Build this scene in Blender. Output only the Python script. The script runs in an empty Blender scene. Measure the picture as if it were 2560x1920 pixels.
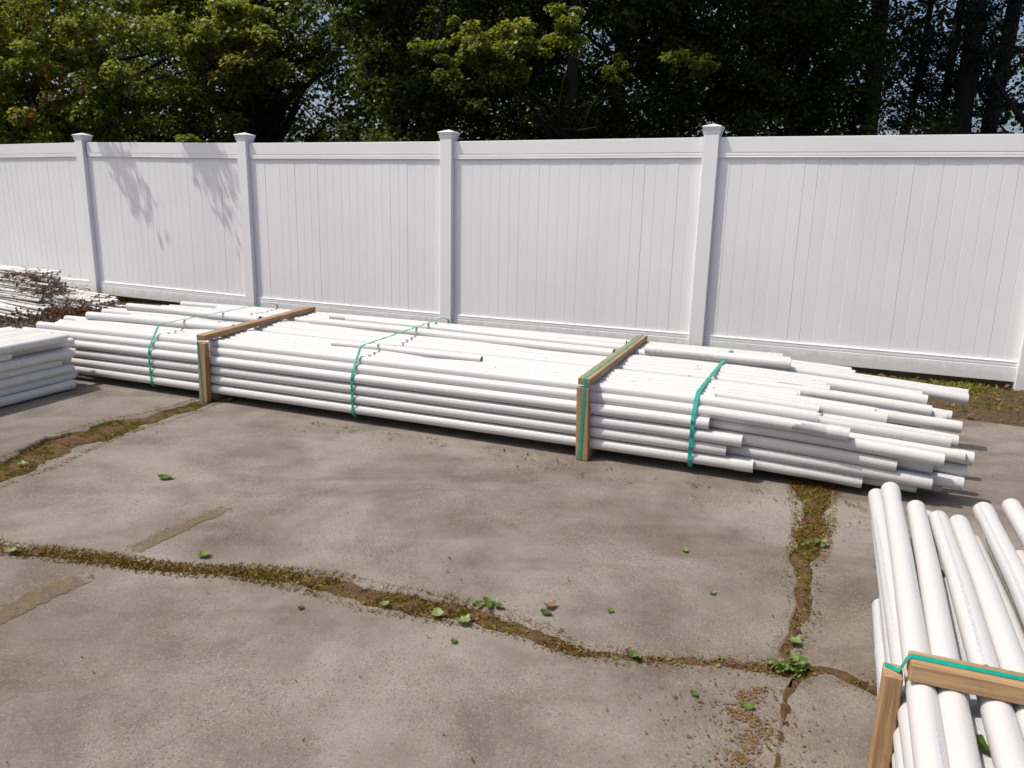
import bpy, math, random
import numpy as np
from mathutils import Matrix, Vector

rng = np.random.default_rng(7)
random.seed(7)
sc = bpy.context.scene
col = sc.collection
R = math.radians

# ------------------------------------------------------------------ camera
CAM_H = 1.2803
pitch, roll = 0.23202, 0.023258
fw = Vector((0, math.cos(pitch), -math.sin(pitch)))
up0 = Vector((0, math.sin(pitch), math.cos(pitch)))
rt0 = Vector((1, 0, 0))
rt = rt0 * math.cos(roll) + up0 * math.sin(roll)
up = up0 * math.cos(roll) - rt0 * math.sin(roll)
cam = bpy.data.cameras.new('camera')
cam.sensor_width = 36.0
cam.lens = 1914.6 / 2560 * 36.0
cam.clip_end = 3000
cam.clip_start = 0.05
camo = bpy.data.objects.new('camera', cam)
M = Matrix.Identity(4)
for i in range(3):
    M[i][0], M[i][1], M[i][2] = rt[i], up[i], -fw[i]
M[2][3] = CAM_H
camo.matrix_world = M
col.objects.link(camo)
sc.camera = camo

# ------------------------------------------------------------------ sky, sun
SUN_EL = R(62)
SUN_DIR = Vector((-0.987 * math.cos(SUN_EL), -0.157 * math.cos(SUN_EL), math.sin(SUN_EL)))
world = bpy.data.worlds.new('World')
sc.world = world
world.use_nodes = True
wn = world.node_tree
sky = wn.nodes.new('ShaderNodeTexSky')
sky.sky_type = 'NISHITA'
sky.sun_disc = False
sky.sun_elevation = SUN_EL
sky.sun_rotation = math.atan2(SUN_DIR.x, SUN_DIR.y)
sky.dust_density = 4.0
sky.air_density = 0.7
sky.ozone_density = 0.6
wn.links.new(sky.outputs[0], wn.nodes['Background'].inputs[0])
wn.nodes['Background'].inputs[1].default_value = 0.15
sun = bpy.data.lights.new('sun', 'SUN')
sun.energy = 3.5
sun.angle = R(0.55)
sun.color = (1.0, 0.95, 0.88)
suno = bpy.data.objects.new('sun', sun)
suno.rotation_euler = SUN_DIR.to_track_quat('Z', 'Y').to_euler()
suno.location = (-8, -2, 14)
col.objects.link(suno)
sc.view_settings.view_transform = 'Standard'
sc.view_settings.look = 'None'
sc.view_settings.exposure = 0.06
sc.view_settings.gamma = 1.0
sc.cycles.max_bounces = 6
sc.cycles.diffuse_bounces = 3
sc.cycles.glossy_bounces = 2
sc.cycles.transmission_bounces = 3
sc.cycles.transparent_max_bounces = 6
sc.cycles.use_adaptive_sampling = True
sc.cycles.adaptive_threshold = 0.02

# ------------------------------------------------------------------ helpers
def tag(o, label=None, cat=None, group=None, kind=None):
    if label: o['label'] = label
    if cat: o['category'] = cat
    if group: o['group'] = group
    if kind: o['kind'] = kind
    return o

def empty(name, loc=(0, 0, 0), rz=0.0):
    o = bpy.data.objects.new(name, None)
    o.location = loc
    o.rotation_euler = (0, 0, rz)
    o.empty_display_size = 0.1
    col.objects.link(o)
    return o

def mesh(name, verts, faces, mat=None, smooth=False):
    me = bpy.data.meshes.new(name)
    me.from_pydata([tuple(map(float, v)) for v in verts], [], [tuple(map(int, f)) for f in faces])
    if mat: me.materials.append(mat)
    if smooth:
        me.polygons.foreach_set('use_smooth', [True] * len(me.polygons))
    me.update()
    return me

def obj(name, me, parent=None, loc=(0, 0, 0), rz=0.0):
    o = bpy.data.objects.new(name, me)
    o.location = loc
    o.rotation_euler = (0, 0, rz)
    if parent: o.parent = parent
    col.objects.link(o)
    return o

def quads_mesh(name, V, mat, attr=None, k=4):
    """V: (n,k,3) array of separate k-gons, attr: one float per face."""
    n = len(V)
    me = bpy.data.meshes.new(name)
    me.vertices.add(n * k)
    me.vertices.foreach_set('co', V.astype(np.float32).ravel())
    me.loops.add(n * k)
    me.loops.foreach_set('vertex_index', np.arange(n * k, dtype=np.int32))
    me.polygons.add(n)
    me.polygons.foreach_set('loop_start', np.arange(0, n * k, k, dtype=np.int32))
    me.polygons.foreach_set('loop_total', np.full(n, k, dtype=np.int32))
    if attr is not None:
        a = me.attributes.new('tint', 'FLOAT', 'FACE')
        a.data.foreach_set('value', np.asarray(attr, dtype=np.float32))
    me.materials.append(mat)
    me.update(calc_edges=True)
    return me

def box_vf(x0, x1, y0, y1, z0, z1, b=0.0):
    """box with chamfered edges along its three axes (b = chamfer)"""
    if b <= 0:
        v = [(x, y, z) for z in (z0, z1) for y in (y0, y1) for x in (x0, x1)]
        f = [(0, 2, 3, 1), (4, 5, 7, 6), (0, 1, 5, 4), (2, 6, 7, 3), (0, 4, 6, 2), (1, 3, 7, 5)]
        return v, f
    import bmesh
    bm = bmesh.new()
    v, f = box_vf(x0, x1, y0, y1, z0, z1)
    vs = [bm.verts.new(p) for p in v]
    for q in f: bm.faces.new([vs[i] for i in q])
    bmesh.ops.bevel(bm, geom=list(bm.edges), offset=b, segments=1, affect='EDGES', profile=0.5)
    bm.normal_update()
    bm.verts.index_update()
    V = [tuple(p.co) for p in bm.verts]
    F = [tuple(p.index for p in q.verts) for q in bm.faces]
    bm.free()
    return V, F

def join(parts):
    V, F = [], []
    for v, f in parts:
        o = len(V)
        V += list(v)
        F += [tuple(i + o for i in q) for q in f]
    return V, F

def frame_at(t):
    t = t.normalized()
    h = Vector((0, 0, 1)) if abs(t.z) < 0.9 else Vector((1, 0, 0))
    a = t.cross(h).normalized()
    b = a.cross(t).normalized()
    return a, b

def tube(path, radii, sides=8, cap=True):
    V, F = [], []
    n = len(path)
    path = [Vector(p) for p in path]
    for i, p in enumerate(path):
        t = path[min(i + 1, n - 1)] - path[max(i - 1, 0)]
        a, b = frame_at(t)
        for k in range(sides):
            an = 2 * math.pi * k / sides
            V.append(p + (a * math.cos(an) + b * math.sin(an)) * radii[i])
    for i in range(n - 1):
        for k in range(sides):
            k2 = (k + 1) % sides
            F.append((i * sides + k, i * sides + k2, (i + 1) * sides + k2, (i + 1) * sides + k))
    if cap:
        F.append(tuple(range(sides - 1, -1, -1)))
        F.append(tuple((n - 1) * sides + k for k in range(sides)))
    return V, F

# ---- node helpers
def newmat(name):
    m = bpy.data.materials.new(name)
    m.use_nodes = True
    nt = m.node_tree
    return m, nt, nt.nodes['Principled BSDF']

def N(nt, kind, **kw):
    n = nt.nodes.new(kind)
    for k, v in kw.items():
        if k in n.inputs.keys():
            n.inputs[k].default_value = v
        else:
            setattr(n, k, v)
    return n

def L(nt, a, b): nt.links.new(a, b)

def coords(nt, scale=None, uv=None):
    t = nt.nodes.new('ShaderNodeTexCoord')
    out = t.outputs['Object'] if not uv else t.outputs['UV']
    if scale:
        mp = nt.nodes.new('ShaderNodeMapping')
        mp.inputs['Scale'].default_value = scale
        L(nt, out, mp.inputs[0])
        out = mp.outputs[0]
    return out

def noise(nt, vec, scale, detail=4, rough=0.55, dist=0.0):
    n = N(nt, 'ShaderNodeTexNoise')
    n.inputs['Scale'].default_value = scale
    n.inputs['Detail'].default_value = detail
    n.inputs['Roughness'].default_value = rough
    n.inputs['Distortion'].default_value = dist
    L(nt, vec, n.inputs['Vector'])
    return n.outputs[0]

def ramp(nt, fac, stops, interp='LINEAR'):
    r = nt.nodes.new('ShaderNodeValToRGB')
    r.color_ramp.interpolation = interp
    els = r.color_ramp.elements
    while len(els) < len(stops): els.new(0.5)
    for e, (p, c) in zip(els, stops):
        e.position = p
        e.color = (c[0], c[1], c[2], 1) if hasattr(c, '__len__') else (c, c, c, 1)
    L(nt, fac, r.inputs[0])
    return r.outputs[0]

def mix(nt, fac, a, b, mode='MIX'):
    m = nt.nodes.new('ShaderNodeMix')
    m.data_type = 'RGBA'
    m.blend_type = mode
    for s, v in ((m.inputs[0], fac), (m.inputs[6], a), (m.inputs[7], b)):
        if hasattr(v, 'is_output') or isinstance(v, bpy.types.NodeSocket): L(nt, v, s)
        elif hasattr(v, '__len__'): s.default_value = (v[0], v[1], v[2], 1)
        else: s.default_value = v
    return m.outputs[2]

def bump(nt, bsdf, height, strength, dist=0.01, normal=None):
    b = nt.nodes.new('ShaderNodeBump')
    b.inputs['Strength'].default_value = strength
    b.inputs['Distance'].default_value = dist
    L(nt, height, b.inputs['Height'])
    if normal is not None: L(nt, normal, b.inputs['Normal'])
    L(nt, b.outputs[0], bsdf.inputs['Normal'])
    return b.outputs[0]

# ------------------------------------------------------------------ materials
def mat_vinyl():
    m, nt, p = newmat('white_vinyl')
    c = coords(nt)
    geo = nt.nodes.new('ShaderNodeNewGeometry')
    n1 = noise(nt, geo.outputs['Position'], 1.3, 5)
    base = ramp(nt, n1, [(0.3, (0.80, 0.80, 0.80)), (0.7, (0.865, 0.865, 0.86))])
    # green-brown splash dirt close to the ground
    sep = nt.nodes.new('ShaderNodeSeparateXYZ')
    L(nt, geo.outputs['Position'], sep.inputs[0])
    n2 = noise(nt, geo.outputs['Position'], 14, 5, 0.65)
    ad = N(nt, 'ShaderNodeMath', operation='MULTIPLY_ADD')
    L(nt, n2, ad.inputs[0]); ad.inputs[1].default_value = -0.22
    L(nt, sep.outputs[2], ad.inputs[2])
    d = ramp(nt, ad.outputs[0], [(0.0, 1.0), (0.05, 0.0)])
    dm = N(nt, 'ShaderNodeMath', operation='MULTIPLY')
    L(nt, d, dm.inputs[0]); dm.inputs[1].default_value = 0.30
    cfin = mix(nt, dm.outputs[0], base, (0.33, 0.33, 0.24))
    L(nt, cfin, p.inputs['Base Color'])
    p.inputs['Roughness'].default_value = 0.42
    n3 = noise(nt, geo.outputs['Position'], 60, 3)
    bump(nt, p, n3, 0.06, 0.004)
    return m

def mat_pipe(name, tint=(0.585, 0.58, 0.568), dirt=0.55, prints=True, yellow=0.0):
    m, nt, p = newmat(name)
    geo = nt.nodes.new('ShaderNodeNewGeometry')
    oi = nt.nodes.new('ShaderNodeObjectInfo')
    uv = coords(nt, uv=True)
    # per pipe shade
    base = ramp(nt, oi.outputs['Random'], [(0.0, tuple(x * 0.90 for x in tint)), (0.5, tint), (0.85, (tint[0], tint[1] * 0.99, tint[2] * 0.955)), (1.0, (tint[0] * 0.95, tint[1] * 0.97, tint[2]))])
    # dirt
    pos = geo.outputs['Position']
    n1 = noise(nt, pos, 5.5, 4, 0.68)
    n2 = noise(nt, pos, 38, 3, 0.7)
    d1 = ramp(nt, n1, [(0.54, 0.0), (0.80, 1.0)])
    d2 = ramp(nt, n2, [(0.50, 0.0), (0.72, 1.0)])
    mm = N(nt, 'ShaderNodeMath', operation='MULTIPLY'); L(nt, d1, mm.inputs[0]); L(nt, d2, mm.inputs[1])
    m2 = N(nt, 'ShaderNodeMath', operation='MULTIPLY'); L(nt, mm.outputs[0], m2.inputs[0]); m2.inputs[1].default_value = dirt * 2.2
    c = mix(nt, m2.outputs[0], base, (0.42, 0.36, 0.28))
    # long faint scuffs
    mp = nt.nodes.new('ShaderNodeMapping'); mp.inputs['Scale'].default_value = (1.4, 9.0, 1.0)
    L(nt, uv, mp.inputs[0])
    ad = N(nt, 'ShaderNodeVectorMath', operation='ADD'); L(nt, mp.outputs[0], ad.inputs[0])
    cb = nt.nodes.new('ShaderNodeCombineXYZ')
    ml = N(nt, 'ShaderNodeMath', operation='MULTIPLY'); L(nt, oi.outputs['Random'], ml.inputs[0]); ml.inputs[1].default_value = 57.0
    L(nt, ml.outputs[0], cb.inputs[2]); L(nt, cb.outputs[0], ad.inputs[1])
    n3 = noise(nt, ad.outputs[0], 2.2, 4, 0.7)
    s1 = ramp(nt, n3, [(0.56, 0.0), (0.78, 1.0)])
    m3 = N(nt, 'ShaderNodeMath', operation='MULTIPLY'); L(nt, s1, m3.inputs[0]); m3.inputs[1].default_value = 0.30 * dirt / 0.35
    c = mix(nt, m3.outputs[0], c, (0.50, 0.47, 0.42))
    if prints:
        # faded factory print: broken grey-blue dashes in a narrow band along the pipe
        sp = nt.nodes.new('ShaderNodeSeparateXYZ'); L(nt, uv, sp.inputs[0])
        band = N(nt, 'ShaderNodeMath', operation='COMPARE'); L(nt, sp.outputs[1], band.inputs[0])
        band.inputs[1].default_value = 0.5; band.inputs[2].default_value = 0.022
        mpp = nt.nodes.new('ShaderNodeMapping'); mpp.inputs['Scale'].default_value = (75, 60, 1); L(nt, uv, mpp.inputs[0])
        n4 = noise(nt, mpp.outputs[0], 1.6, 2, 0.5)
        s4 = ramp(nt, n4, [(0.46, 0.0), (0.56, 1.0)])
        mpl = nt.nodes.new('ShaderNodeMapping'); mpl.inputs['Scale'].default_value = (0.9, 0.0, 0.0); L(nt, ad.outputs[0], mpl.inputs[0])
        n5 = noise(nt, ad.outputs[0], 0.55, 1, 0.5)
        s5 = ramp(nt, n5, [(0.47, 0.0), (0.53, 1.0)])
        a = N(nt, 'ShaderNodeMath', operation='MULTIPLY'); L(nt, band.outputs[0], a.inputs[0]); L(nt, s4, a.inputs[1])
        b = N(nt, 'ShaderNodeMath', operation='MULTIPLY'); L(nt, a.outputs[0], b.inputs[0]); L(nt, s5, b.inputs[1])
        b2 = N(nt, 'ShaderNodeMath', operation='MULTIPLY'); L(nt, b.outputs[0], b2.inputs[0]); b2.inputs[1].default_value = 0.65
        c = mix(nt, b2.outputs[0], c, (0.22, 0.25, 0.34))
    L(nt, c, p.inputs['Base Color'])
    p.inputs['Roughness'].default_value = 0.38
    p.inputs['IOR'].default_value = 1.45
    bump(nt, p, n3, 0.05, 0.004)
    return m

def mat_wood(name, a, b, dark):
    m, nt, p = newmat(name)
    oi = nt.nodes.new('ShaderNodeObjectInfo')
    c = coords(nt)
    mp = nt.nodes.new('ShaderNodeMapping'); mp.inputs['Scale'].default_value = (3.0, 3.0, 3.0)
    L(nt, c, mp.inputs[0])
    sep = nt.nodes.new('ShaderNodeVectorMath'); sep.operation = 'MULTIPLY'
    L(nt, c, sep.inputs[0]); sep.inputs[1].default_value = (1.2, 34, 34)
    n1 = noise(nt, sep.outputs[0], 2.2, 6, 0.65, 0.6)
    base = ramp(nt, n1, [(0.25, dark), (0.45, a), (0.62, b), (0.8, a)])
    n2 = noise(nt, c, 9, 5, 0.7)
    st = ramp(nt, n2, [(0.52, 0.0), (0.75, 0.65)])
    cc = mix(nt, st, base, dark)
    L(nt, cc, p.inputs['Base Color'])
    p.inputs['Roughness'].default_value = 0.75
    bump(nt, p, n1, 0.35, 0.003)
    return m

def mat_strap():
    m, nt, p = newmat('green_strap')
    geo = nt.nodes.new('ShaderNodeNewGeometry')
    n1 = noise(nt, geo.outputs['Position'], 45, 4)
    L(nt, ramp(nt, n1, [(0.3, (0.0, 0.23, 0.165)), (0.7, (0.006, 0.37, 0.265))]), p.inputs['Base Color'])
    p.inputs['Roughness'].default_value = 0.32
    bump(nt, p, noise(nt, geo.outputs['Position'], 420, 2), 0.25, 0.001)
    return m

def mat_concrete():
    m, nt, p = newmat('old_concrete')
    oi = nt.nodes.new('ShaderNodeObjectInfo')
    g = nt.nodes.new('ShaderNodeNewGeometry')
    c = g.outputs['Position']
    big = noise(nt, c, 0.75, 4, 0.6, 0.5)
    mid = noise(nt, c, 3.4, 5, 0.66, 0.3)
    base = ramp(nt, mid, [(0.28, (0.128, 0.107, 0.088)), (0.5, (0.203, 0.174, 0.146)), (0.72, (0.270, 0.237, 0.204))])
    stain = ramp(nt, big, [(0.34, 0.60), (0.45, 0.20), (0.50, 0.03), (0.58, 0.0)])
    c1 = mix(nt, stain, base, (0.098, 0.074, 0.053))
    # old tyre and run-off streaks, drawn out across the slabs
    rot = nt.nodes.new('ShaderNodeMapping'); rot.inputs['Rotation'].default_value = (0, 0, R(38)); rot.inputs['Scale'].default_value = (0.55, 2.6, 1)
    L(nt, c, rot.inputs[0])
    strk = ramp(nt, noise(nt, rot.outputs[0], 1.1, 4, 0.6, 0.7), [(0.50, 0.0), (0.66, 0.55)])
    c1 = mix(nt, strk, c1, (0.102, 0.078, 0.058))
    # pale worn zones
    big2 = noise(nt, c, 1.05, 4, 0.62, 0.8)
    pale = ramp(nt, big2, [(0.50, 0.0), (0.64, 0.50)])
    c1 = mix(nt, pale, c1, (0.315, 0.281, 0.246))
    # aggregate: light and dark grains
    vo = N(nt, 'ShaderNodeTexVoronoi'); vo.inputs['Scale'].default_value = 185; L(nt, c, vo.inputs['Vector'])
    gr = nt.nodes.new('ShaderNodeSeparateColor'); L(nt, vo.outputs['Color'], gr.inputs[0])
    lg = ramp(nt, gr.outputs[0], [(0.78, 0.0), (0.95, 0.34)])
    dg = ramp(nt, gr.outputs[1], [(0.80, 0.0), (0.95, 0.7)])
    rg = ramp(nt, gr.outputs[2], [(0.93, 0.0), (0.98, 0.45)])
    wear = ramp(nt, noise(nt, c, 2.1, 4), [(0.35, 0.25), (0.6, 1.0)])
    def mul(a, b):
        q = N(nt, 'ShaderNodeMath', operation='MULTIPLY'); L(nt, a, q.inputs[0]); L(nt, b, q.inputs[1]); return q.outputs[0]
    c1 = mix(nt, mul(lg, wear), c1, (0.37, 0.335, 0.30))
    c1 = mix(nt, mul(dg, wear), c1, (0.105, 0.085, 0.075))
    c1 = mix(nt, mul(rg, wear), c1, (0.33, 0.20, 0.12))
    fine = noise(nt, c, 300, 3, 0.75)
    c1 = mix(nt, 0.75, c1, ramp(nt, fine, [(0.25, 0.22), (0.75, 0.78)]), 'OVERLAY')
    # small dark pits
    pit = ramp(nt, noise(nt, c, 42, 4, 0.6), [(0.66, 0.0), (0.74, 0.55)])
    c1 = mix(nt, pit, c1, (0.10, 0.08, 0.065))
    sh = ramp(nt, oi.outputs['Random'], [(0.0, 0.93), (1.0, 1.05)])
    c1 = mix(nt, 1.0, c1, sh, 'MULTIPLY')
    L(nt, c1, p.inputs['Base Color'])
    p.inputs['Roughness'].default_value = 0.88
    p.inputs['Specular IOR Level'].default_value = 0.3
    nb = bump(nt, p, noise(nt, c, 6, 6, 0.6), 0.35, 0.012)
    hb = mix(nt, 0.5, gr.outputs[0], fine)
    b2 = nt.nodes.new('ShaderNodeBump'); b2.inputs['Strength'].default_value = 0.8; b2.inputs['Distance'].default_value = 0.004
    L(nt, hb, b2.inputs['Height']); L(nt, nb, b2.inputs['Normal']); L(nt, b2.outputs[0], p.inputs['Normal'])
    return m

def mat_soil(name, dark, mid, green, gsc=3.0, gth=0.5):
    m, nt, p = newmat(name)
    g = nt.nodes.new('ShaderNodeNewGeometry'); c = g.outputs['Position']
    n1 = noise(nt, c, 28, 7, 0.7)
    base = ramp(nt, n1, [(0.3, dark), (0.62, mid), (0.8, tuple(x * 1.5 for x in mid))])
    n2 = noise(nt, c, gsc, 6, 0.65)
    gm = ramp(nt, n2, [(gth, 0.0), (gth + 0.12, 0.85)])
    cc = mix(nt, gm, base, mix(nt, n1, tuple(x * 0.4 for x in green), tuple(x * 1.6 for x in green)))
    L(nt, cc, p.inputs['Base Color'])
    p.inputs['Roughness'].default_value = 0.95
    p.inputs['Specular IOR Level'].default_value = 0.15
    bump(nt, p, n1, 0.8, 0.02)
    return m

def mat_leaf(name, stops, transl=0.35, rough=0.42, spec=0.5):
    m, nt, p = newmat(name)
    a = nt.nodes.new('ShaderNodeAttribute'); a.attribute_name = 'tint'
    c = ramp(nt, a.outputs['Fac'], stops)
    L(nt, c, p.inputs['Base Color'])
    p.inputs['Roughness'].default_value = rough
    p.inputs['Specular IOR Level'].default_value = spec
    if transl > 0:
        t = nt.nodes.new('ShaderNodeBsdfTranslucent')
        L(nt, mix(nt, 1.0, c, (1.5, 1.5, 0.7), 'MULTIPLY'), t.inputs[0])
        ms = nt.nodes.new('ShaderNodeMixShader'); ms.inputs[0].default_value = transl
        L(nt, p.outputs[0], ms.inputs[1]); L(nt, t.outputs[0], ms.inputs[2])
        L(nt, ms.outputs[0], nt.nodes['Material Output'].inputs[0])
    return m

def mat_bark(name, a, b):
    m, nt, p = newmat(name)
    g = nt.nodes.new('ShaderNodeNewGeometry')
    mp = nt.nodes.new('ShaderNodeMapping'); mp.inputs['Scale'].default_value = (1, 1, 0.22); L(nt, g.outputs['Position'], mp.inputs[0])
    n1 = noise(nt, mp.outputs[0], 22, 6, 0.7)
    L(nt, ramp(nt, n1, [(0.3, a), (0.7, b)]), p.inputs['Base Color'])
    p.inputs['Roughness'].default_value = 0.95
    bump(nt, p, n1, 0.8, 0.02)
    return m

VINYL = mat_vinyl()
PIPE = mat_pipe('white_pvc')
PIPE_R = mat_pipe('white_pvc_dusty', tint=(0.60, 0.592, 0.582), dirt=0.42)
PIPE_L = mat_pipe('cream_white_pvc', tint=(0.76, 0.745, 0.70), dirt=0.45, prints=False)
PIPE_T = mat_pipe('thin_white_pvc', tint=(0.62, 0.605, 0.57), dirt=0.8, prints=False)
WOOD = mat_wood('weathered_batten', (0.30, 0.185, 0.090), (0.40, 0.26, 0.135), (0.15, 0.09, 0.05))
WOOD_R = mat_wood('tan_batten', (0.33, 0.20, 0.095), (0.44, 0.29, 0.145), (0.19, 0.105, 0.05))
STRAP = mat_strap()
CONC = mat_concrete()
SOIL = mat_soil('joint_soil', (0.060, 0.036, 0.020), (0.135, 0.078, 0.040), (0.095, 0.082, 0.014), 5.0, 0.50)
SOIL2 = mat_soil('fence_soil', (0.045, 0.030, 0.018), (0.115, 0.075, 0.042), (0.075, 0.068, 0.016), 2.2, 0.47)
FLOORM = mat_soil('forest_floor', (0.02, 0.016, 0.01), (0.05, 0.037, 0.02), (0.03, 0.036, 0.012), 0.8, 0.5)
def eaten(m):
    nt = m.node_tree; p = nt.nodes['Principled BSDF']
    a = nt.nodes.new('ShaderNodeAttribute'); a.attribute_name = 'tint'
    g = nt.nodes.new('ShaderNodeNewGeometry')
    n = ramp(nt, noise(nt, g.outputs['Position'], 26, 5, 0.75), [(0.34, 0.0), (0.66, 1.0)])
    sm = N(nt, 'ShaderNodeMath', operation='ADD'); L(nt, a.outputs['Fac'], sm.inputs[0]); L(nt, n, sm.inputs[1])
    L(nt, ramp(nt, sm.outputs[0], [(0.92, 0.0), (1.05, 0.65)]), p.inputs['Alpha'])
    return m
PATCH = mat_soil('tan_sealer', (0.185, 0.140, 0.088), (0.235, 0.178, 0.112), (0.175, 0.150, 0.128), 16.0, 0.50)
eaten(PATCH)
BARK = mat_bark('dark_bark', (0.010, 0.008, 0.006), (0.038, 0.029, 0.021))

# ------------------------------------------------------------------ fence frame
FYAW = -0.4014
FD = np.array([math.cos(FYAW), math.sin(FYAW)])
FN = np.array([math.sin(FYAW), -math.cos(FYAW)])      # towards the camera
F0 = np.array([0, 7.2628]) + FD * -0.7029
def fpt(s, n=0.0): return F0 + FD * s + FN * n

# ------------------------------------------------------------------ ground
gv = [(-600, -300, -0.035), (600, -300, -0.035), (600, 900, -0.035), (-600, 900, -0.035)]
tag(obj('ground', mesh('ground', gv, [(0, 1, 2, 3)], FLOORM)), kind='structure')

def resample(pts, step):
    P = np.array(pts, float)
    d = np.r_[0, np.cumsum(np.linalg.norm(np.diff(P, axis=0), axis=1))]
    t = np.arange(0, d[-1], step)
    t = np.r_[t, d[-1]]
    # smooth interpolation (linear, the noise breaks the corners)
    return np.stack([np.interp(t, d, P[:, 0]), np.interp(t, d, P[:, 1])], 1), t

def smooth_noise(t, freq, seed, octaves=3):
    r = np.random.default_rng(seed)
    out = np.zeros_like(t)
    amp = 1.0
    for o in range(octaves):
        kx = np.arange(0, t.max() * freq + 3)
        kv = r.uniform(-1, 1, len(kx))
        out += amp * np.interp(t * freq, kx, kv)
        freq *= 2.3; amp *= 0.55
    return out

def normals2(P):
    d = np.gradient(P, axis=0)
    d /= np.linalg.norm(d, axis=1)[:, None] + 1e-9
    return np.stack([-d[:, 1], d[:, 0]], 1)      # left of travel

def crack_sides(pts, widths, seed, step=0.03):
    P, t = resample(pts, step)
    d = np.r_[0, np.cumsum(np.linalg.norm(np.diff(np.array(pts, float), axis=0), axis=1))]
    w = np.interp(t, d, widths)
    n = normals2(P)
    P = P + n * (smooth_noise(t, 5, seed) * 0.012)[:, None]
    a = P + n * (w * 0.5 * (1 + 0.45 * smooth_noise(t, 7, seed + 1)))[:, None]
    b = P - n * (w * 0.5 * (1 + 0.45 * smooth_noise(t, 7, seed + 2)))[:, None]
    return P, w, a, b                             # centre, width, left side, right side

J = (0.847, 1.953)
TL, TR = (-1.45, 6.9), (1.95, 5.35)
C1L = [(-5.6, 3.5), (-3.2, 2.95), (-2.42, 2.76)]
C1M = [(-2.42, 2.76), (-1.883, 2.613), (-1.623, 2.55), (-1.307, 2.486), (-1.02, 2.465), (-0.867, 2.445), (-0.625, 2.383), (-0.455, 2.318), (-0.292, 2.25), (-0.14, 2.214), (-0.02, 2.164), (0.094, 2.097), (0.201, 2.012), (0.32, 1.989), (0.465, 1.971), (0.617, 1.989), (0.733, 1.971), J]
W1M = [0.05, 0.055, 0.06, 0.05, 0.05, 0.075, 0.11, 0.125, 0.12, 0.105, 0.085, 0.065, 0.05, 0.04, 0.035, 0.035, 0.04, 0.06]
C1R = [J, (0.936, 1.945), (1.026, 1.852), (1.4, 1.66), (2.6, 1.25), (4.5, 0.6)]
C2U = [J, (0.848, 2.034), (0.933, 2.191), (1.03, 2.436), (1.181, 2.777), (1.365, 3.213), (1.45, 3.479), (1.6, 4.1), TR]
W2U = [0.06, 0.045, 0.05, 0.065, 0.085, 0.12, 0.15, 0.11, 0.10]
C2D = [J, (0.772, 1.833), (0.707, 1.681), (0.658, 1.551), (0.45, 0.9), (0.2, -0.4), (0.1, -2.5)]
C3 = [(-2.42, 2.76), (-2.347, 3.322), (-2.34, 3.516), (-2.302, 3.892), (-2.2, 4.206), (-2.035, 4.473), (-1.921, 4.8), (-1.75, 5.5), TL]
W3 = [0.07, 0.19, 0.26, 0.28, 0.25, 0.18, 0.15, 0.10, 0.08]
s1l = crack_sides(C1L, [0.05] * 3, 11)
s1m = crack_sides(C1M, W1M, 21)
s1r = crack_sides(C1R, [0.05, 0.05, 0.035, 0.04, 0.04, 0.04], 31)
s2u = crack_sides(C2U, W2U, 41)
s2d = crack_sides(C2D, [0.03, 0.02, 0.016, 0.014, 0.02, 0.03, 0.03], 51)
s3 = crack_sides(C3, W3, 61)

def soil_edge(s0, s1, n=60):
    s = np.linspace(s0, s1, n)
    return np.array([fpt(a, 1.22 + 0.05 * math.sin(a * 2.1) + 0.03 * math.sin(a * 6.7 + 1)) for a in s])
def s_of(p): return float((np.array(p) - F0) @ FD)
sTL, sTR = s_of(TL), s_of(TR)
cat = np.concatenate
# polygons counter-clockwise seen from above
polys = [
    ('mid', cat([s1m[2], s2u[2][2:-3], soil_edge(sTR - 0.04, sTL + 0.04), s3[3][::-1][3:-2]])),
    ('left', cat([s1l[2], s3[2][2:-3], soil_edge(sTL - 0.04, -9.5)])),
    ('bottom', cat([s1l[3][:-1], s1m[3][:-1], s2d[3][2:], [(-5.6, -2.5)]])[::-1]),
    ('right', cat([s1r[2][2:], soil_edge(6.3, sTR + 0.04, 90), s2u[3][::-1][3:-2]])),
    ('lowright', cat([s1r[3][::-1][:-2], s2d[2][2:], [(4.5, -2.5)]])[::-1]),
]
pavement = empty('pavement')
tag(pavement, kind='structure')

def slab_mesh(name, P):
    P = np.array(P)
    # orientation
    a = 0.5 * np.sum(P[:, 0] * np.roll(P[:, 1], -1) - np.roll(P[:, 0], -1) * P[:, 1])
    if a < 0: P = P[::-1]
    keep = [0]
    for i in range(1, len(P)):
        if np.linalg.norm(P[i] - P[keep[-1]]) > 0.012: keep.append(i)
    P = P[keep]
    n = len(P)
    d = np.roll(P, -1, axis=0) - np.roll(P, 1, axis=0)
    d /= np.linalg.norm(d, axis=1)[:, None] + 1e-9
    out = np.stack([d[:, 1], -d[:, 0]], 1)
    rings = [(0.0, 0.0), (0.007, -0.004), (0.011, -0.012), (0.013, -0.032)]
    V, F = [], []
    for off, z in rings:
        for q in P + out * off: V.append((q[0], q[1], z))
    for r in range(3):
        for i in range(n):
            j = (i + 1) % n
            F.append((r * n + i, (r + 1) * n + i, (r + 1) * n + j, r * n + j))
    F.append(tuple(range(n)))
    me = mesh(name, V, F, CONC)
    import bmesh
    bm = bmesh.new(); bm.from_mesh(me)
    bmesh.ops.triangulate(bm, faces=[f for f in bm.faces if len(f.verts) > 4], ngon_method='EAR_CLIP')
    bm.to_mesh(me); bm.free()
    return me
for nme, P in polys:
    obj('slab', slab_mesh('slab_' + nme, P), pavement)

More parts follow.
